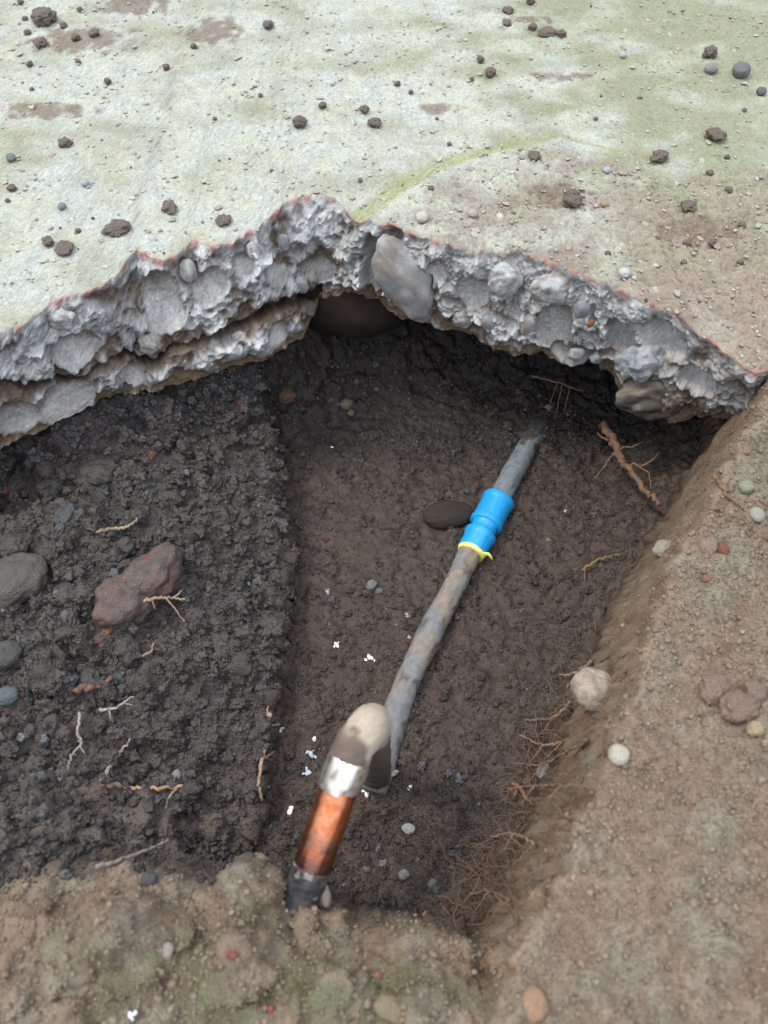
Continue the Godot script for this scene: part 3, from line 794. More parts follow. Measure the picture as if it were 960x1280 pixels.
	var sh := add_mesh("mortar_shard", lump(733, 3, 0.2, Color(0.55, 0.53, 0.49), 0.2), stone_mat)
	sh.transform = Transform3D(Basis.from_euler(Vector3(0.1, 0.22, 0.12)).scaled_local(Vector3(0.0085, 0.0020, 0.0026)), Vector3(0.003, gpos[ground_index(0.003, -0.1415)].y + 0.0022, -0.1415))
	tag(sh, "pale elongated shard on the trench floor right of the solder joint", "shard")
	# larger clods of the loose heap
	rng.seed = 21
	var made := 0
	var kept := []
	while made < 70:
		var x := rng.randf_range(-0.34, -0.09)
		var z := rng.randf_range(-0.42, -0.07)
		var ds := pick(step_l, -0.8, 0.2, z) - x
		if ds < 0.008 or wall_front(x, z) > -0.01: continue
		var near := Vector2(x + 0.196, z + 0.268).length() < 0.045 or Vector2(x + 0.287, z + 0.27).length() < 0.035
		for q in kept: near = near or Vector2(x - q[0], z - q[1]).length() < 0.013
		if near: continue
		kept.append([x, z])
		var r := rng.randf_range(0.0048, 0.0100)
		var c := [Color(0.066, 0.055, 0.050), Color(0.078, 0.066, 0.060), Color(0.060, 0.050, 0.047)][made % 3] as Color
		var key := "clod%d" % (made % 9)
		if not shapes.has(key): shapes[key] = lump(500 + made % 9, 4, 0.24, c, 0.15, 0.45)
		var o := add_mesh("soil_clod", shapes[key], soil_mat)
		o.transform = turned(gpos[ground_index(x, z)] + Vector3(0, r * 0.25, 0), Vector3(r * rng.randf_range(0.9, 1.3), r * rng.randf_range(0.6, 0.9), r))
		var place := "on the far heap under the pavement edge"
		if z > -0.13: place = "at the heap's foot beside the near bank"
		elif ds < 0.05: place = "along the step between heap and trench"
		elif z > -0.235: place = "on the heap, nearer than the clay lump"
		elif z > -0.34: place = "around the clay lump and large cobble"
		tag(o, "crumbly dark soil clod lying loose " + place, "soil clod", "loose soil clods " + place)
		made += 1


var flake_mats := {}


func flake_mat(c: Color) -> StandardMaterial3D:
	if not flake_mats.has(c):
		var m := StandardMaterial3D.new()
		m.resource_name = "mortar_flake"
		m.albedo_color = c.linear_to_srgb()
		m.roughness = 0.8
		flake_mats[c] = m
	return flake_mats[c]


func build_roots() -> void:
	var pale := Color(0.36, 0.27, 0.185)
	var tan_c := Color(0.30, 0.20, 0.125)
	var grey := Color(0.27, 0.225, 0.19)
	var dark := Color(0.15, 0.095, 0.062)
	root_thing("short curved pale root above the rust-stained clay lump", [[[-0.235, -0.130, -0.318], [-0.224, -0.130, -0.325], [-0.211, -0.130, -0.327], [-0.205, -0.132, -0.337]]], 0.0013, pale, 0.002)
	root_thing("forked pale root sprig sticking out of the clay lump", [[[-0.190, -0.128, -0.258], [-0.181, -0.125, -0.259], [-0.172, -0.128, -0.262], [-0.158, -0.135, -0.264]], [[-0.171, -0.128, -0.262], [-0.164, -0.132, -0.255], [-0.156, -0.138, -0.246]], [[-0.166, -0.131, -0.263], [-0.160, -0.134, -0.272]], [[-0.181, -0.125, -0.259], [-0.178, -0.131, -0.254]]], 0.0013, Color(0.40, 0.28, 0.18))
	root_thing("wavy thin grey root hanging down the left side of the heap", [[[-0.219, -0.135, -0.170], [-0.218, -0.136, -0.157], [-0.214, -0.140, -0.149], [-0.219, -0.139, -0.141], [-0.216, -0.131, -0.129]], [[-0.217, -0.140, -0.152], [-0.211, -0.138, -0.143]]], 0.0010, Color(0.34, 0.29, 0.25), 0.003)
	root_thing("small forked whitish root below the reddish root piece", [[[-0.207, -0.141, -0.174], [-0.197, -0.142, -0.176], [-0.190, -0.141, -0.179], [-0.184, -0.145, -0.184]], [[-0.201, -0.142, -0.175], [-0.196, -0.141, -0.166]], [[-0.190, -0.141, -0.179], [-0.184, -0.142, -0.178]]], 0.0010, Color(0.38, 0.33, 0.29), 0.0035)
	root_thing("slanting grey root rising from the end of the long root", [[[-0.192, -0.135, -0.122], [-0.191, -0.144, -0.135], [-0.188, -0.147, -0.144], [-0.181, -0.150, -0.153]]], 0.0013, Color(0.34, 0.28, 0.22), 0.004)
	root_thing("long horizontal tan root lying across the near heap", [[[-0.191, -0.137, -0.120], [-0.179, -0.148, -0.121], [-0.162, -0.151, -0.120], [-0.145, -0.158, -0.123], [-0.130, -0.160, -0.125]], [[-0.146, -0.158, -0.122], [-0.149, -0.155, -0.114], [-0.150, -0.156, -0.106]], [[-0.140, -0.160, -0.124], [-0.133, -0.161, -0.117]]], 0.0015, Color(0.42, 0.28, 0.17), 0.0055)
	root_thing("upright tan root standing at the step beside the trench", [[[-0.088, -0.172, -0.180], [-0.0885, -0.174, -0.164], [-0.090, -0.172, -0.144], [-0.0905, -0.170, -0.129], [-0.088, -0.174, -0.117]], [[-0.0895, -0.173, -0.146], [-0.084, -0.178, -0.154]], [[-0.088, -0.173, -0.171], [-0.081, -0.180, -0.176]], [[-0.0885, -0.172, -0.178], [-0.0895, -0.170, -0.187]]], 0.0016, Color(0.40, 0.27, 0.17), 0.006)
	root_thing("reddish stub of a root lying flat at left on the heap", [[[-0.225, -0.133, -0.188], [-0.212, -0.133, -0.191], [-0.200, -0.134, -0.196]]], 0.0022, Color(0.20, 0.105, 0.07), 0.0)
	root_thing("thick brown root growing out of the right wall under the pavement", [[[0.2140, -0.172, -0.470], [0.2163, -0.1650, -0.4513], [0.2170, -0.1580, -0.4225], [0.2211, -0.1500, -0.4023], [0.2260, -0.1410, -0.3788], [0.2330, -0.1280, -0.3500]], [[0.2165, -0.1630, -0.4421], [0.2082, -0.1600, -0.4445], [0.2023, -0.1600, -0.4512]], [[0.2170, -0.1585, -0.4255], [0.2240, -0.1570, -0.4320], [0.2309, -0.1550, -0.4304], [0.2441, -0.1550, -0.4379]], [[0.2165, -0.1595, -0.4300], [0.2059, -0.1700, -0.4183], [0.1974, -0.1780, -0.4092]], [[0.2215, -0.1490, -0.4000], [0.2250, -0.1470, -0.4070], [0.2302, -0.1450, -0.4006], [0.2348, -0.1400, -0.3901], [0.2325, -0.1380, -0.3720]], [[0.2300, -0.1450, -0.4006], [0.2403, -0.1400, -0.4049], [0.2476, -0.1380, -0.4123]]], 0.0034, Color(0.22, 0.125, 0.075), -1.0, "thick_root")
	root_thing("yellowish forked root halfway down the right wall", [[[0.173, -0.186, -0.311], [0.186, -0.179, -0.318], [0.201, -0.166, -0.317]], [[0.175, -0.186, -0.313], [0.171, -0.180, -0.296]]], 0.0012, Color(0.24, 0.145, 0.065), 0.003)
	root_thing("tiny pale root tip just below the clay lump", [[[-0.186, -0.144, -0.217], [-0.180, -0.145, -0.221], [-0.177, -0.147, -0.228]]], 0.0009, pale, 0.0018)
	root_thing("short thin root standing at the near foot of the heap", [[[-0.163, -0.139, -0.090], [-0.160, -0.135, -0.081], [-0.160, -0.133, -0.072]]], 0.0009, grey, 0.003)
	root_thing("orange-brown twig lying on the upper right bank", [[[0.228, -0.028, -0.303], [0.232, -0.019, -0.286], [0.239, -0.018, -0.272]]], 0.0013, Color(0.22, 0.13, 0.065), 0.0, "twig")
	root_thing("long thin root along the lip of the near bank", [[[-0.168, -0.075, -0.062], [-0.158, -0.080, -0.066], [-0.146, -0.092, -0.073], [-0.136, -0.105, -0.081]]], 0.0012, grey, 0.002)
	root_thing("orange root among the fibres on the right wall", [[[0.092, -0.150, -0.127], [0.096, -0.142, -0.118], [0.101, -0.136, -0.109]], [[0.094, -0.146, -0.122], [0.090, -0.150, -0.114]]], 0.0013, Color(0.28, 0.14, 0.08), 0.003)
	root_thing("dark fine roots hanging in the shade under the pavement at right", [[[0.143, -0.145, -0.505], [0.167, -0.147, -0.498], [0.191, -0.150, -0.490]], [[0.167, -0.147, -0.498], [0.160, -0.175, -0.483]], [[0.179, -0.148, -0.495], [0.176, -0.172, -0.480]], [[0.172, -0.147, -0.497], [0.168, -0.178, -0.478]]], 0.0011, dark, 0.003)
	var fib := [[[0.137, -0.137, -0.181], [0.125, -0.149, -0.172], [0.106, -0.157, -0.173]], [[0.124, -0.125, -0.148], [0.115, -0.145, -0.152], [0.100, -0.155, -0.161]], [[0.112, -0.103, -0.111], [0.103, -0.132, -0.120], [0.088, -0.148, -0.122]], [[0.092, -0.101, -0.077], [0.085, -0.124, -0.088], [0.073, -0.148, -0.090]], [[0.072, -0.096, -0.045], [0.067, -0.130, -0.055], [0.056, -0.139, -0.054]], [[0.155, -0.131, -0.210], [0.147, -0.144, -0.206], [0.136, -0.158, -0.208]], [[0.128, -0.115, -0.135], [0.112, -0.140, -0.137], [0.094, -0.152, -0.140]]]
	var where := ["highest under the pale round pebble", "just below the pale round pebble's roots", "in the middle of the fibre mat", "low on the fibre mat", "lowest, near the trench corner", "above the pale round pebble", "crossing the thickest fibres"]
	for k in fib.size():
		root_thing("thin brown root on the right wall, " + where[k], [fib[k], [fib[k][1], [fib[k][1][0] - 0.010, fib[k][1][1], fib[k][1][2] + 0.012]], [fib[k][0], [fib[k][0][0] - 0.012, fib[k][0][1] - 0.01, fib[k][0][2] + 0.010]]], 0.0010, [Color(0.24, 0.15, 0.10), Color(0.30, 0.19, 0.14)][k % 2], 0.003, "fine_root")


func build_pavement_bits() -> void:
	var soil := Color(0.14, 0.105, 0.085)
	# [what sets it apart, x, z, radius, flatness]
	var big_ones := [["brown soil clod, largest on the far left of the pavement", -0.363, -0.882, 0.0120, 0.6], ["dark soil clod just below the largest far-left clod", -0.355, -0.832, 0.0062, 0.8], ["dark crumb alone on the pavement above the left break", -0.292, -0.659, 0.0050, 0.8], ["brown clod in the middle of the pavement left of the mossy arc", -0.079, -0.691, 0.0060, 0.9], ["dark crumb right of the middle clod, larger of a pair", -0.009, -0.691, 0.0056, 0.7], ["dark crumb of a pair near the middle, the farther one", -0.019, -0.714, 0.0042, 0.8], ["reddish brown clod between the flat clod and the edge's peak", -0.183, -0.567, 0.0062, 0.6], ["flat brown clod lying above the big smooth hollow of the break", -0.222, -0.540, 0.0095, 0.45], ["flat dark crumb above the left break, right of the flat clod", -0.135, -0.551, 0.0060, 0.5], ["crumbling brown smear of soil close to the left break", -0.261, -0.515, 0.0072, 0.4], ["dark clod on the pavement's right side, farthest from the hole", 0.332, -0.811, 0.0060, 1.0], ["reddish brown clod at the far right, oblong", 0.306, -0.671, 0.0078, 0.6], ["dark brown clod at the right end of the mossy arc", 0.248, -0.637, 0.0068, 0.7], ["double dark clod under the right part of the mossy arc", 0.161, -0.573, 0.0066, 0.8], ["small crumb on top side of the double dark clod", 0.163, -0.584, 0.0044, 0.9], ["dark flat crumb just under the mossy arc", 0.136, -0.641, 0.0054, 0.5], ["dark oval clod on the dusty right part of the pavement", 0.260, -0.569, 0.0062, 0.6], ["flat brown lump of soil, biggest in the far right smear", 0.171, -0.857, 0.0085, 0.35], ["dark crumb beside the far right smear, farther back", 0.131, -0.876, 0.0045, 0.6], ["dark crumb at the far pavement edge right of centre", 0.134, -0.902, 0.0055, 0.6], ["dark crumb left of the far right smear, nearer the hole", 0.106, -0.777, 0.0050, 0.8], ["dark crumb at the far pavement edge left of centre", -0.123, -0.870, 0.0052, 0.7]]
	for b in big_ones:
		var o := stone("soil_clod", b[0], "soil clod", b[1], b[2], Vector3(b[3] * 1.15, b[3] * b[4], b[3]), soil, 0.15, b[1] * 40.0, [0.26, 0.40, 0.3])
		o.position.y = maxf(o.position.y, b[3] * b[4] * 0.5)
	var specks := [[-0.398, -0.920, 0.0035], [-0.375, -0.856, 0.0034], [-0.358, -0.795, 0.0032], [-0.273, -0.763, 0.0034], [-0.219, -0.789, 0.0036], [-0.197, -0.829, 0.0033], [-0.059, -0.721, 0.0036], [-0.276, -0.523, 0.0045], [-0.324, -0.594, 0.0038], [-0.255, -0.538, 0.0022], [-0.324, -0.578, 0.0021], [-0.322, -0.845, 0.0045], [-0.304, -0.852, 0.0050], [-0.340, -0.870, 0.0040], [0.161, -0.922, 0.0046], [0.157, -0.866, 0.0045], [0.186, -0.852, 0.0045], [0.098, -0.803, 0.0038], [0.087, -0.768, 0.0022], [0.013, -0.759, 0.0030], [0.026, -0.745, 0.0022], [0.289, -0.616, 0.0032], [0.249, -0.522, 0.0030], [0.270, -0.523, 0.0030], [0.041, -0.594, 0.0026], [0.225, -0.528, 0.0025], [0.182, -0.510, 0.0024], [0.300, -0.592, 0.0030], [0.248, -0.734, 0.0022], [-0.021, -0.606, 0.0020], [0.344, -0.714, 0.0022], [0.242, -0.499, 0.0024], [0.287, -0.499, 0.0028], [-0.33, -0.905, 0.003], [-0.385, -0.885, 0.003], [-0.31, -0.80, 0.0025], [-0.345, -0.75, 0.0022], [-0.16, -0.70, 0.002], [-0.12, -0.74, 0.002], [0.06, -0.66, 0.002], [0.05, -0.70, 0.0018], [-0.10, -0.62, 0.0018], [0.20, -0.70, 0.002], [0.11, -0.56, 0.002], [0.30, -0.545, 0.003], [0.31, -0.64, 0.0024]]
	for s in specks:
		var place := "on the middle of the pavement, left of the mossy arc"
		if s[0] < -0.29 and s[1] < -0.74: place = "in the dirty far left corner of the pavement"
		elif s[0] < -0.24 and s[1] > -0.66: place = "near the left part of the jagged edge"
		elif s[0] < -0.1 and s[1] < -0.72: place = "on the far left half of the pavement"
		elif s[0] > 0.08 and s[1] < -0.76: place = "by the far right soil smear"
		elif s[0] > 0.1 and s[1] > -0.66: place = "on the dusty strip right of the mossy arc"
		elif s[0] > 0.18: place = "on the mossy right side of the pavement"
		stone("soil_crumb", "small dark soil crumb " + place, "soil crumb", s[0], s[1], Vector3(s[2] * 1.1, s[2] * 0.75, s[2]), soil, 0.12, s[0] * 50.0, [0.28, 0.38, 0.3], Color.WHITE, 0.0, "soil crumbs " + place)
	var pebbles := [["small blue-grey pebble on the pavement, far left, upper one", -0.336, -0.637, 0.0042, Color(0.22, 0.24, 0.25)], ["round blue-white pebble on the pavement above the left break", -0.262, -0.601, 0.0035, Color(0.42, 0.44, 0.47)], ["blue-grey pebble below the round blue-white pebble", -0.275, -0.569, 0.0034, Color(0.26, 0.27, 0.29)], ["grey pebble touching the dark clod at the far right", 0.327, -0.783, 0.0062, Color(0.30, 0.30, 0.29)], ["largest grey round pebble on the far right of the pavement", 0.355, -0.777, 0.0085, Color(0.20, 0.20, 0.20)], ["pale blue pebble near the far right smear", 0.244, -0.811, 0.0033, Color(0.46, 0.50, 0.55)], ["bluish white pebble below the right end of the mossy arc", 0.198, -0.619, 0.0036, Color(0.44, 0.45, 0.48)], ["tan pebble near the double dark clod", 0.189, -0.572, 0.0034, Color(0.40, 0.32, 0.22)], ["whitish pebble on the dusty strip behind the break", 0.075, -0.559, 0.0040, Color(0.46, 0.43, 0.38)], ["white angular flake at the rim right of the edge's peak", 0.032, -0.553, 0.0052, Color(0.58, 0.54, 0.48)], ["white pebble lying at the rim above the right break", 0.191, -0.485, 0.0045, Color(0.55, 0.57, 0.56)], ["dark grey pebble at the far right picture edge", 0.367, -0.743, 0.0047, Color(0.16, 0.16, 0.16)]]
	for b in pebbles:
		stone("pebble", b[0], "pebble", b[1], b[2], Vector3(b[3] * 1.1, b[3] * 0.8, b[3]), b[4], 0.12, b[1] * 30.0, [0.08, 0.0, 0.12])


class Mud:   # colours of the pipe parts: dried mud, scale and bare metal in patches
	var n: FastNoiseLite
	var a: Color
	var b: Color
	var c: Color
	var lean: float
	var size: float
	var bumps: float
	func paint(v: Vector3, s: float, _r: float) -> Color:
		var t := n.get_noise_3dv(v * size)
		var u := n.get_noise_3dv(v * size * 2.3 + Vector3(4, 4, 4))
		var k := a.lerp(b, smoothstep(-0.12, 0.12, t + lean * (s - 0.5)))
		k = k.lerp(c, smoothstep(0.26, 0.42, u))
		k = k * (1.0 + 0.35 * n.get_noise_3dv(v * size * 7.0))
		k.a = 1.0
		return k
	func swell(v: Vector3, _s: float, _r: float) -> float:
		return bumps * n.get_noise_3dv(v * size * 0.8) + 0.45 * bumps * n.get_noise_3dv(v * size * 4.0)


func mud(a: Color, b: Color, c: Color, size := 1.0, bumps := 0.0, lean := 0.0, sd := 71) -> Mud:
	var m := Mud.new()
	m.n = make_noise(FastNoiseLite.TYPE_SIMPLEX_SMOOTH, 0.02, 3, sd)
	m.a = a; m.b = b; m.c = c; m.size = size; m.bumps = bumps; m.lean = lean
	return m


func plain_mat(called: String, rough: float, metal := 0.0) -> StandardMaterial3D:
	var m := StandardMaterial3D.new()
	m.resource_name = called
	m.vertex_color_use_as_albedo = true
	m.roughness = rough
	m.metallic = metal
	return m


func straight(a: Vector3, b: Vector3, stops: Array) -> Array:   # [points, radii] of a turned shape; stops are [share of the way, radius]
	var pts := PackedVector3Array()
	var rad := PackedFloat32Array()
	for s in stops:
		pts.append(a.lerp(b, s[0]))
		rad.append(s[1])
	return [pts, rad]


func even(n: int, a: float, b: float) -> PackedFloat32Array:
	var r := PackedFloat32Array()
	for i in n: r.append(lerpf(a, b, float(i) / (n - 1)))
	return r


func build_pipe() -> void:
	var pipe := Node3D.new()
	pipe.name = "water_pipe"
	add_child(pipe)
	tag(pipe, "muddy grey water pipe with blue coupling and copper riser crossing the hole", "pipe")
	var muddy := surface("muddy_pipe", 0.8, 0.75, 81, 18.0, 0.03, 0.08)
	# the grey pipe on the trench floor, coated with mud
	var pts := bend([Vector3(-0.008, -0.186, -0.128), Vector3(0.0145, -0.188, -0.205), Vector3(0.036, -0.1885, -0.252), Vector3(0.0585, -0.189, -0.298), Vector3(0.083, -0.190, -0.347)], 90)
	var m := mud(Color(0.20, 0.20, 0.205), Color(0.25, 0.205, 0.165), Color(0.11, 0.09, 0.078), 0.5, 0.20, 0.5)
	add_mesh("mud_coated_pipe", tube(pts, even(90, 0.0106, 0.0104), 40, m.paint, m.swell), muddy, pipe)
	# yellow tape, blue coupling, and the pipe that goes on into the soil
	var a := Vector3(0.0795, -0.1895, -0.339)
	var b := Vector3(0.1095, -0.1895, -0.397)
	var yellow := plain_mat("thread_tape", 0.45)
	var st := straight(a.lerp(b, -0.05), a.lerp(b, 0.08), [[0.0, 0.0117], [0.05, 0.0127], [0.3, 0.0132], [0.45, 0.0129], [0.7, 0.0134], [0.95, 0.0130], [1.0, 0.012]])
	m = mud(Color(0.80, 0.80, 0.20), Color(0.74, 0.72, 0.14), Color(0.70, 0.72, 0.30), 1.6, 0.03)
	var tape := add_mesh("seal_tape", tube(st[0], st[1], 40, m.paint, m.swell), yellow, pipe)
	for k in 5:
		var t0 := a + Vector3(0.0105, 0.0045, 0.004) + Vector3(0.0012 * (k - 2), 0.001 * k, 0.0007 * k)
		var tail := bend([t0, t0 + Vector3(0.003, 0.002 - 0.001 * k, 0.002), t0 + Vector3(0.0035 + 0.0012 * (k % 3), -0.001 - 0.0012 * k, 0.0035 - 0.0025 * (k % 2))], 8)
		add_mesh("tape_tail", tube(tail, even(8, 0.0012, 0.0005), 6, flat_paint(Color(0.80, 0.80, 0.22))), yellow, tape)
	var blue := plain_mat("blue_plastic", 0.42)
	var stops := [[0.0, 0.0108], [0.004, 0.0131], [0.02, 0.0136], [0.22, 0.0137], [0.235, 0.0146], [0.25, 0.0150], [0.305, 0.0150], [0.318, 0.0146], [0.325, 0.0121], [0.46, 0.0121], [0.465, 0.0150], [0.475, 0.0156], [0.545, 0.0156], [0.556, 0.0151], [0.562, 0.0146], [0.87, 0.0147], [0.875, 0.0152], [0.885, 0.0157], [0.955, 0.0157], [0.967, 0.0152], [0.972, 0.0138], [0.975, 0.0108]]
	st = straight(a, b, stops)
	m = mud(Color(0.012, 0.27, 0.60), Color(0.014, 0.25, 0.57), Color(0.02, 0.24, 0.53), 1.0, 0.0)
	add_mesh("blue_coupling", tube(st[0], st[1], 64, m.paint, null, false), blue, pipe)
	pts = bend([a.lerp(b, 0.93), a.lerp(b, 1.1), a.lerp(b, 1.6) + Vector3(0, -0.003, 0), a.lerp(b, 2.3) + Vector3(0, -0.011, 0), a.lerp(b, 3.2) + Vector3(0, -0.026, 0)], 50)
	m = mud(Color(0.19, 0.21, 0.225), Color(0.050, 0.038, 0.031), Color(0.06, 0.13, 0.17), 1.4, 0.10, 2.6, 73)
	add_mesh("buried_pipe", tube(pts, even(50, 0.0106, 0.0102), 36, m.paint, m.swell), muddy, pipe)
	# riser and elbow, pale with dried mud on top
	pts = bend([Vector3(-0.006, -0.192, -0.139), Vector3(-0.0065, -0.12, -0.139), Vector3(-0.007, -0.055, -0.138), Vector3(-0.0074, -0.038, -0.1365), Vector3(-0.0092, -0.0275, -0.1315), Vector3(-0.0128, -0.0250, -0.1255), Vector3(-0.0170, -0.0262, -0.1205), Vector3(-0.0214, -0.0323, -0.1105)], 110)
	var rad := PackedFloat32Array()
	for i in 110:
		var s := i / 109.0
		rad.append(0.0110 + 0.0009 * smoothstep(0.70, 0.76, s) + 0.0003 * smoothstep(0.97, 1.0, s))
	var top := Elbow.new()
	top.n = make_noise(FastNoiseLite.TYPE_SIMPLEX_SMOOTH, 0.016, 3, 75)
	add_mesh("elbow", tube(pts, rad, 48, top.paint, top.swell), muddy, pipe)
	# bright solder, the copper tube, and its burnt end in the near bank
	var c0 := Vector3(-0.0232, -0.0349, -0.1060)
	var c1 := Vector3(-0.0500, -0.0745, -0.0390)
	var solder := plain_mat("solder", 0.30, 0.9)
	st = straight(c0, c1, [[-0.145, 0.0110], [-0.125, 0.0122], [-0.10, 0.0126], [-0.05, 0.0127], [0.0, 0.0125], [0.04, 0.0122], [0.07, 0.0119], [0.095, 0.0115], [0.115, 0.0112], [0.13, 0.0106]])
	m = mud(Color(0.84, 0.83, 0.80), Color(0.66, 0.62, 0.56), Color(0.36, 0.28, 0.21), 1.5, 0.07, -0.9, 77)
	add_mesh("solder_joint", tube(st[0], st[1], 40, m.paint, m.swell), solder, pipe)
	var copper := plain_mat("copper", 0.22, 0.95)
	pts = PackedVector3Array()
	for i in 60: pts.append(c0.lerp(c1, 0.06 + 0.64 * i / 59.0))
	var cp := Copper.new()
	cp.n = make_noise(FastNoiseLite.TYPE_SIMPLEX_SMOOTH, 0.012, 3, 78)
	add_mesh("copper_tube", tube(pts, even(60, 0.0111, 0.0111), 56, cp.paint), copper, pipe)
	var burnt := plain_mat("burnt_metal", 0.38, 0.4)
	pts = bend([c0.lerp(c1, 0.66), c0.lerp(c1, 0.82), c0.lerp(c1, 0.97), c0.lerp(c1, 1.05) + Vector3(0, -0.002, 0)], 40)
	rad = PackedFloat32Array()
	for i in 40:
		var s := i / 39.0
		rad.append(0.0112 * (1.0 - 0.20 * s) * sqrt(clampf(1.0 - pow(maxf(s - 0.78, 0.0) / 0.22, 2.0), 0.05, 1.0)) + 0.0003)
	m = mud(Color(0.045, 0.045, 0.052), Color(0.085, 0.08, 0.08), Color(0.26, 0.24, 0.21), 1.1, 0.10, 0.0, 79)
	var tip := add_mesh("burnt_end", tube(pts, rad, 44, m.paint, m.swell), burnt, pipe)
	for k in 3:
		var bead := add_mesh("solder_bead", lump(640 + k, 2, 0.2, Color(0.75, 0.74, 0.72)), solder, tip)
		bead.position = c1 + Vector3(0.001 + 0.0045 * (k - 1), 0.0085 - 0.001 * k, 0.0015 * (k % 2))
		bead.scale = Vector3(0.0024, 0.0011, 0.0017)


class Elbow:
	var n: FastNoiseLite
	func paint(v: Vector3, s: float, _r: float) -> Color:
		var t := n.get_noise_3dv(v)
		var edge := smoothstep(-0.03, 0.05, (v.x + 0.0150) * 8.0 - (v.z + 0.1195) * 7.0 + 0.16 * t)
		var k := Color(0.135, 0.10, 0.08).lerp(Color(0.45, 0.375, 0.295), edge)
		k = Color(0.12, 0.095, 0.08).lerp(k, smoothstep(0.62, 0.74, s + 0.1 * t))
		k = k * (1.0 + 0.18 * n.get_noise_3dv(v * 5.0))
		k.a = 1.0
		return k
	func swell(v: Vector3, s: float, _r: float) -> float:
		return (0.11 - 0.05 * s) * n.get_noise_3dv(v * 0.9) + 0.05 * n.get_noise_3dv(v * 2.5)


class Copper:
	var n: FastNoiseLite
	func paint(v: Vector3, s: float, a: float) -> Color:
		var t := n.get_noise_3dv(v)
		var k := Color(0.56, 0.17, 0.07).lerp(Color(0.66, 0.27, 0.14), smoothstep(-0.2, 0.25, t))
		k = k.lerp(Color(0.50, 0.16, 0.06), smoothstep(0.16, 0.0, s + 0.25 * t))
		var ring := 0.5 + 0.5 * sin(s * 120.0 + 5.0 * t)
		k = k.lerp(Color(0.13, 0.07, 0.065), smoothstep(0.50, 0.98, s + 0.30 * t + 0.10 * sin(a)) * (0.7 + 0.3 * ring))
		k = k * (1.0 + 0.25 * n.get_noise_3dv(v * 4.0))
		k.a = 1.0
		return k


func scatter(called: String, label: String, count: int, mesh: Mesh, mat: Material, place: Array, parent: Node = self) -> void:   # place: flat list of [Transform3D, Color]
	var mm := MultiMesh.new()
	mm.transform_format = MultiMesh.TRANSFORM_3D
	mm.use_colors = true
	mm.mesh = mesh
	mm.instance_count = count
	for i in count:
		mm.set_instance_transform(i, place[i][0])
		mm.set_instance_color(i, place[i][1])
	var o := MultiMeshInstance3D.new()
	o.name = called
	o.multimesh = mm
	o.material_override = mat
	parent.add_child(o, true)
	tag(o, label, "soil" if called.contains("soil") else "grit", "", "stuff")


func turned(at: Vector3, size: Vector3) -> Transform3D:
	return Transform3D(Basis.from_euler(Vector3(rng.randf() * TAU, rng.randf() * TAU, rng.randf() * TAU)).scaled_local(size), at)


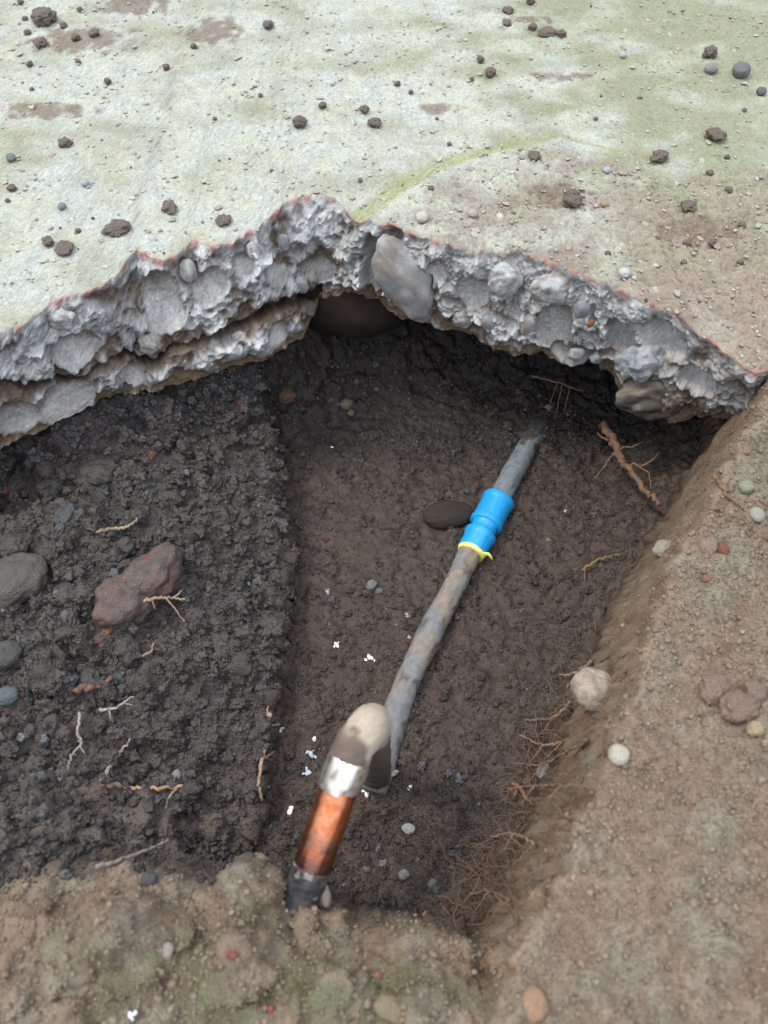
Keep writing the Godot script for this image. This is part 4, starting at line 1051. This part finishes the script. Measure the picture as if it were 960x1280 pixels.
func build_crumbs() -> void:
	rng.seed = 5
	var coarse := []
	var small := []
	var grit := []
	var pebbly := []
	var n := 0
	while n < 330000:
		n += 1
		var x := rng.randf_range(-0.42, 0.46)
		var z := rng.randf_range(-0.60, 0.10)
		var u := rng.randf()
		var q := ground_index(x, z)
		var v := gpos[q]
		if z < edge_at(x) - 0.12: continue
		var dr := wall_right(x, z)
		var df := wall_front(x, z)
		var bank := maxf(smoothstep(-0.014, 0.004, dr), smoothstep(-0.008, 0.006, df))
		var ds := pick(step_l, -0.8, 0.2, z) - x
		var patch := smoothstep(-0.30, 0.30, big.get_noise_3dv(v * 1.7 + Vector3(5, 1, 2)))
		if rng.randf() < bank:
			if rng.randf() > 0.45: continue
			var r := 0.0005 / pow(1.0 - 0.985 * u, 0.36)
			var k := [Color(0.34, 0.25, 0.18), Color(0.36, 0.30, 0.24), Color(0.29, 0.205, 0.14), Color(0.33, 0.30, 0.26), Color(0.40, 0.32, 0.24), Color(0.25, 0.185, 0.14)][rng.randi() % 6] as Color
			if rng.randf() < 0.003: k = Color(0.28, 0.10, 0.06)
			if rng.randf() < 0.012: k = Color(0.42, 0.38, 0.32)
			k = k.lerp(Color(0.26, 0.185, 0.130), 0.65) * 0.9 * rng.randf_range(0.85, 1.15)
			k.a = 1.0
			var t := turned(v + gnor[q] * r * 0.25, Vector3(r * rng.randf_range(0.8, 1.4), r * rng.randf_range(0.6, 1.0), r))
			if r < 0.0016: grit.append([t, k])
			else: pebbly.append([t, k])
		else:
			var heap := smoothstep(0.0, 0.015, ds)
			var foot := smoothstep(-0.06, -0.02, dr)
			var front := smoothstep(-0.20, -0.10, z) * 0.55
			var want := maxf(maxf(heap * (0.35 + 0.65 * patch), foot), maxf(front, 0.10 + 0.25 * patch))
			if dr > -0.030 or rng.randf() > want * 0.85: continue
			var r := 0.00055 / pow(1.0 - 0.988 * u, 0.42 + 0.10 * heap)
			var k := Color(0.054, 0.042, 0.036).lerp(Color(0.066, 0.055, 0.051), heap)
			if rng.randf() < 0.10: k = Color(0.085, 0.082, 0.085)
			if rng.randf() < 0.008: k = Color(0.15, 0.155, 0.165)
			if rng.randf() < 0.006: k = Color(0.12, 0.04, 0.025)
			if foot > 0.3 and rng.randf() < 0.4: k = Color(0.085, 0.056, 0.038)
			k = k * rng.randf_range(0.7, 1.35)
			k.a = 1.0
			var t := turned(v + gnor[q] * r * 0.12, Vector3(r * rng.randf_range(0.8, 1.35), r * rng.randf_range(0.65, 1.0), r))
			if r < 0.0016: small.append([t, k])
			else: coarse.append([t, k])
	scatter("fine_soil_crumbs", "fine dark soil crumbs strewn over the heap and the trench floor", small.size(), lump(301, 1, 0.40), soil_mat, small)
	scatter("coarse_soil_crumbs", "coarse dark soil crumbs lying on the loose heap and trench floor", coarse.size(), lump(302, 3, 0.34, Color.WHITE, 0.0, 0.55), soil_mat, coarse)
	scatter("fine_bank_soil", "fine dry brown soil grains on the right and near banks", grit.size(), lump(303, 1, 0.25), soil_mat, grit)
	scatter("coarse_bank_soil", "coarse dry soil grains and tiny stones on the right and near banks", pebbly.size(), lump(304, 2, 0.18, Color.WHITE, 0.15, 0.2), soil_mat, pebbly)
	# specks of dirt and loose flakes on the pavement
	var dirt := []
	var flakes := []
	n = 0
	while n < 7000:
		n += 1
		var x := rng.randf_range(-0.48, 0.48)
		var back := rng.randf_range(0.0, 0.55)
		var z := edge_at(x) - back
		var ad := arc_distance(x, z)
		var below := smoothstep(0.004, 0.03, ad.x) * smoothstep(-0.05, 0.03, x)
		var t1 := tone.get_noise_3d(x * 1.5, 3.0, z * 1.5)
		if rng.randf() < 0.03 + 1.1 * maxf(t1 - 0.10, 0.0) + 0.12 * below:
			var r := 0.00038 / pow(1.0 - 0.98 * rng.randf(), 0.33)
			var k := (Color(0.10, 0.075, 0.06) if rng.randf() < 0.6 else Color(0.26, 0.20, 0.16)) * rng.randf_range(0.8, 1.3)
			k.a = 1.0
			dirt.append([turned(Vector3(x, r * 0.3, z), Vector3(r * 1.2, r, r)), k])
		elif rng.randf() < 0.30 + 0.70 * below + 0.4 * smoothstep(0.02, 0.0, back):
			var r := 0.0008 / pow(1.0 - 0.96 * rng.randf(), 0.40)
			var k := (Color(0.38, 0.39, 0.335) if rng.randf() < 0.75 - 0.5 * below else Color(0.34, 0.285, 0.245)) * rng.randf_range(0.85, 1.15)
			if below > 0.5 and rng.randf() < 0.012: k = Color(0.36, 0.20, 0.16)
			k.a = 1.0
			flakes.append([Transform3D(Basis.from_euler(Vector3(rng.randf_range(-0.2, 0.2), rng.randf() * TAU, rng.randf_range(-0.2, 0.2))).scaled_local(Vector3(r * 1.5, r * 0.35, r)), Vector3(x, 0.0006, z)), k])
	scatter("dirt_grit", "tiny specks of dark soil strewn over the pale concrete", dirt.size(), lump(305, 1, 0.25), soil_mat, dirt)
	scatter("concrete_grit", "tiny loose concrete flakes scattered on the pale pavement", flakes.size(), lump(306, 1, 0.25), concrete_mat, flakes)


func build_fibres() -> void:   # fine roots that mat the foot of the right wall
	rng.seed = 8
	var p := PackedVector3Array(); var c := PackedColorArray(); var ix := PackedInt32Array()
	for k in 420:
		var z := -0.245 + 0.215 * sqrt(rng.randf())
		var off := rng.randf_range(-0.045, -0.004)
		var x := pick(lip_r, -0.8, 0.2, z) + off
		var v := gpos[ground_index(x, z)]
		var dir := Vector3(rng.randf_range(-1.0, 0.2), rng.randf_range(-0.1, 0.8), rng.randf_range(-1, 1)).normalized()
		var r := rng.randf_range(0.00018, 0.00042)
		var col := Color(0.16, 0.10, 0.066) * rng.randf_range(0.7, 1.6)
		col.a = 1.0
		var n := rng.randi_range(6, 14)
		for i in n:
			var s := dir.cross(Vector3(0.3, 0.9, 0.1)).normalized()
			var u := s.cross(dir)
			for a in 4:
				p.append(v + (s * cos(a * PI / 2) + u * sin(a * PI / 2)) * r * (1.0 - 0.6 * i / n))
				c.append(col)
			if i > 0:
				var o := p.size() - 8
				for a in 4:
					var b := (a + 1) % 4
					ix.append_array([o + a, o + 4 + a, o + b, o + b, o + 4 + a, o + 4 + b])
			v += dir * 0.0026
			dir = (dir + Vector3(rng.randf_range(-1, 1), rng.randf_range(-1, 1), rng.randf_range(-1, 1)) * 0.45 + Vector3(0, -0.10, 0)).normalized()
			var g := gpos[ground_index(v.x, v.z)].y
			if v.y < g + 0.0006: v.y = g + 0.0006
	var o := add_mesh("root_fibres", smooth_mesh(p, ix, c), root_mat)
	tag(o, "mat of hair-thin brown root fibres at the foot of the right wall", "roots", "", "stuff")


func root_thing(label: String, strands: Array, thick: float, color: Color, lift := 0.0, called := "plant_root", group := "") -> void:   # strands: the stem, then its rootlets; points [x, y, z]
	var o := Node3D.new()
	o.name = called
	var at := Vector3(strands[0][0][0], strands[0][0][1], strands[0][0][2])
	o.position = at
	add_child(o, true)
	tag(o, label, "root", group)
	for k in strands.size():
		var ctrl := []
		for q in strands[k]:
			var v := Vector3(q[0], q[1], q[2])
			var g := gpos[ground_index(v.x, v.z)].y
			for e in [Vector2(0.004, 0), Vector2(-0.004, 0), Vector2(0, 0.004), Vector2(0, -0.004)]: g = maxf(g, gpos[ground_index(v.x + e.x, v.z + e.y)].y)
			if lift >= 0.0: v.y = maxf(v.y, g) + lift + 0.0022
			ctrl.append(v - at)
		var pts := bend(ctrl, 36 if k == 0 else 22)
		var r := (thick if k == 0 else minf(thick * 0.5, 0.0009)) * 1.25
		var m := mud(color, color * 0.75, color * 1.3, 3.0, 0.45, 0.0, 90 + k)
		for i in pts.size(): pts[i] += Vector3(warp.get_noise_3dv(pts[i] * 3.0), warp.get_noise_3dv(pts[i] * 3.0 + Vector3(2, 2, 2)), warp.get_noise_3dv(pts[i] * 3.0 + Vector3(5, 5, 5))) * r * 1.1
		add_mesh("root_stem" if k == 0 else "rootlet", tube(pts, even(pts.size(), r, r * 0.45), 10, m.paint, m.swell), root_mat, o)


var shapes := {}


func stone(called: String, label: String, category: String, x: float, z: float, size: Vector3, color: Color, sink := 0.3, turn := 0.0, look := [0.12, 0.0, 0.15], fade := Color.WHITE, stains := 0.0, group := "", y := 99.0, tilt := 0.0) -> MeshInstance3D:
	var key := str(look) + str(color) + str(fade) + str(int(absf(x) * 4000.0) % 5) + str(size.x > 0.009)
	if not shapes.has(key):
		shapes[key] = lump(400 + shapes.size() * 7, 4 if size.x > 0.009 else 3 if size.x > 0.004 else 2, look[0], color, look[2], look[1], fade, stains)
	var o := add_mesh(called, shapes[key], stone_mat if look[1] == 0.0 else soil_mat)
	var base := gpos[ground_index(x, z)].y if y > 90.0 else y
	if y > 90.0 and z < edge_at(x): base = maxf(base, 0.0)
	o.transform = Transform3D(Basis.from_euler(Vector3(0, turn, tilt)).scaled_local(size), Vector3(x, base + size.y * (1.0 - 2.0 * sink), z))
	tag(o, label, category, group)
	return o
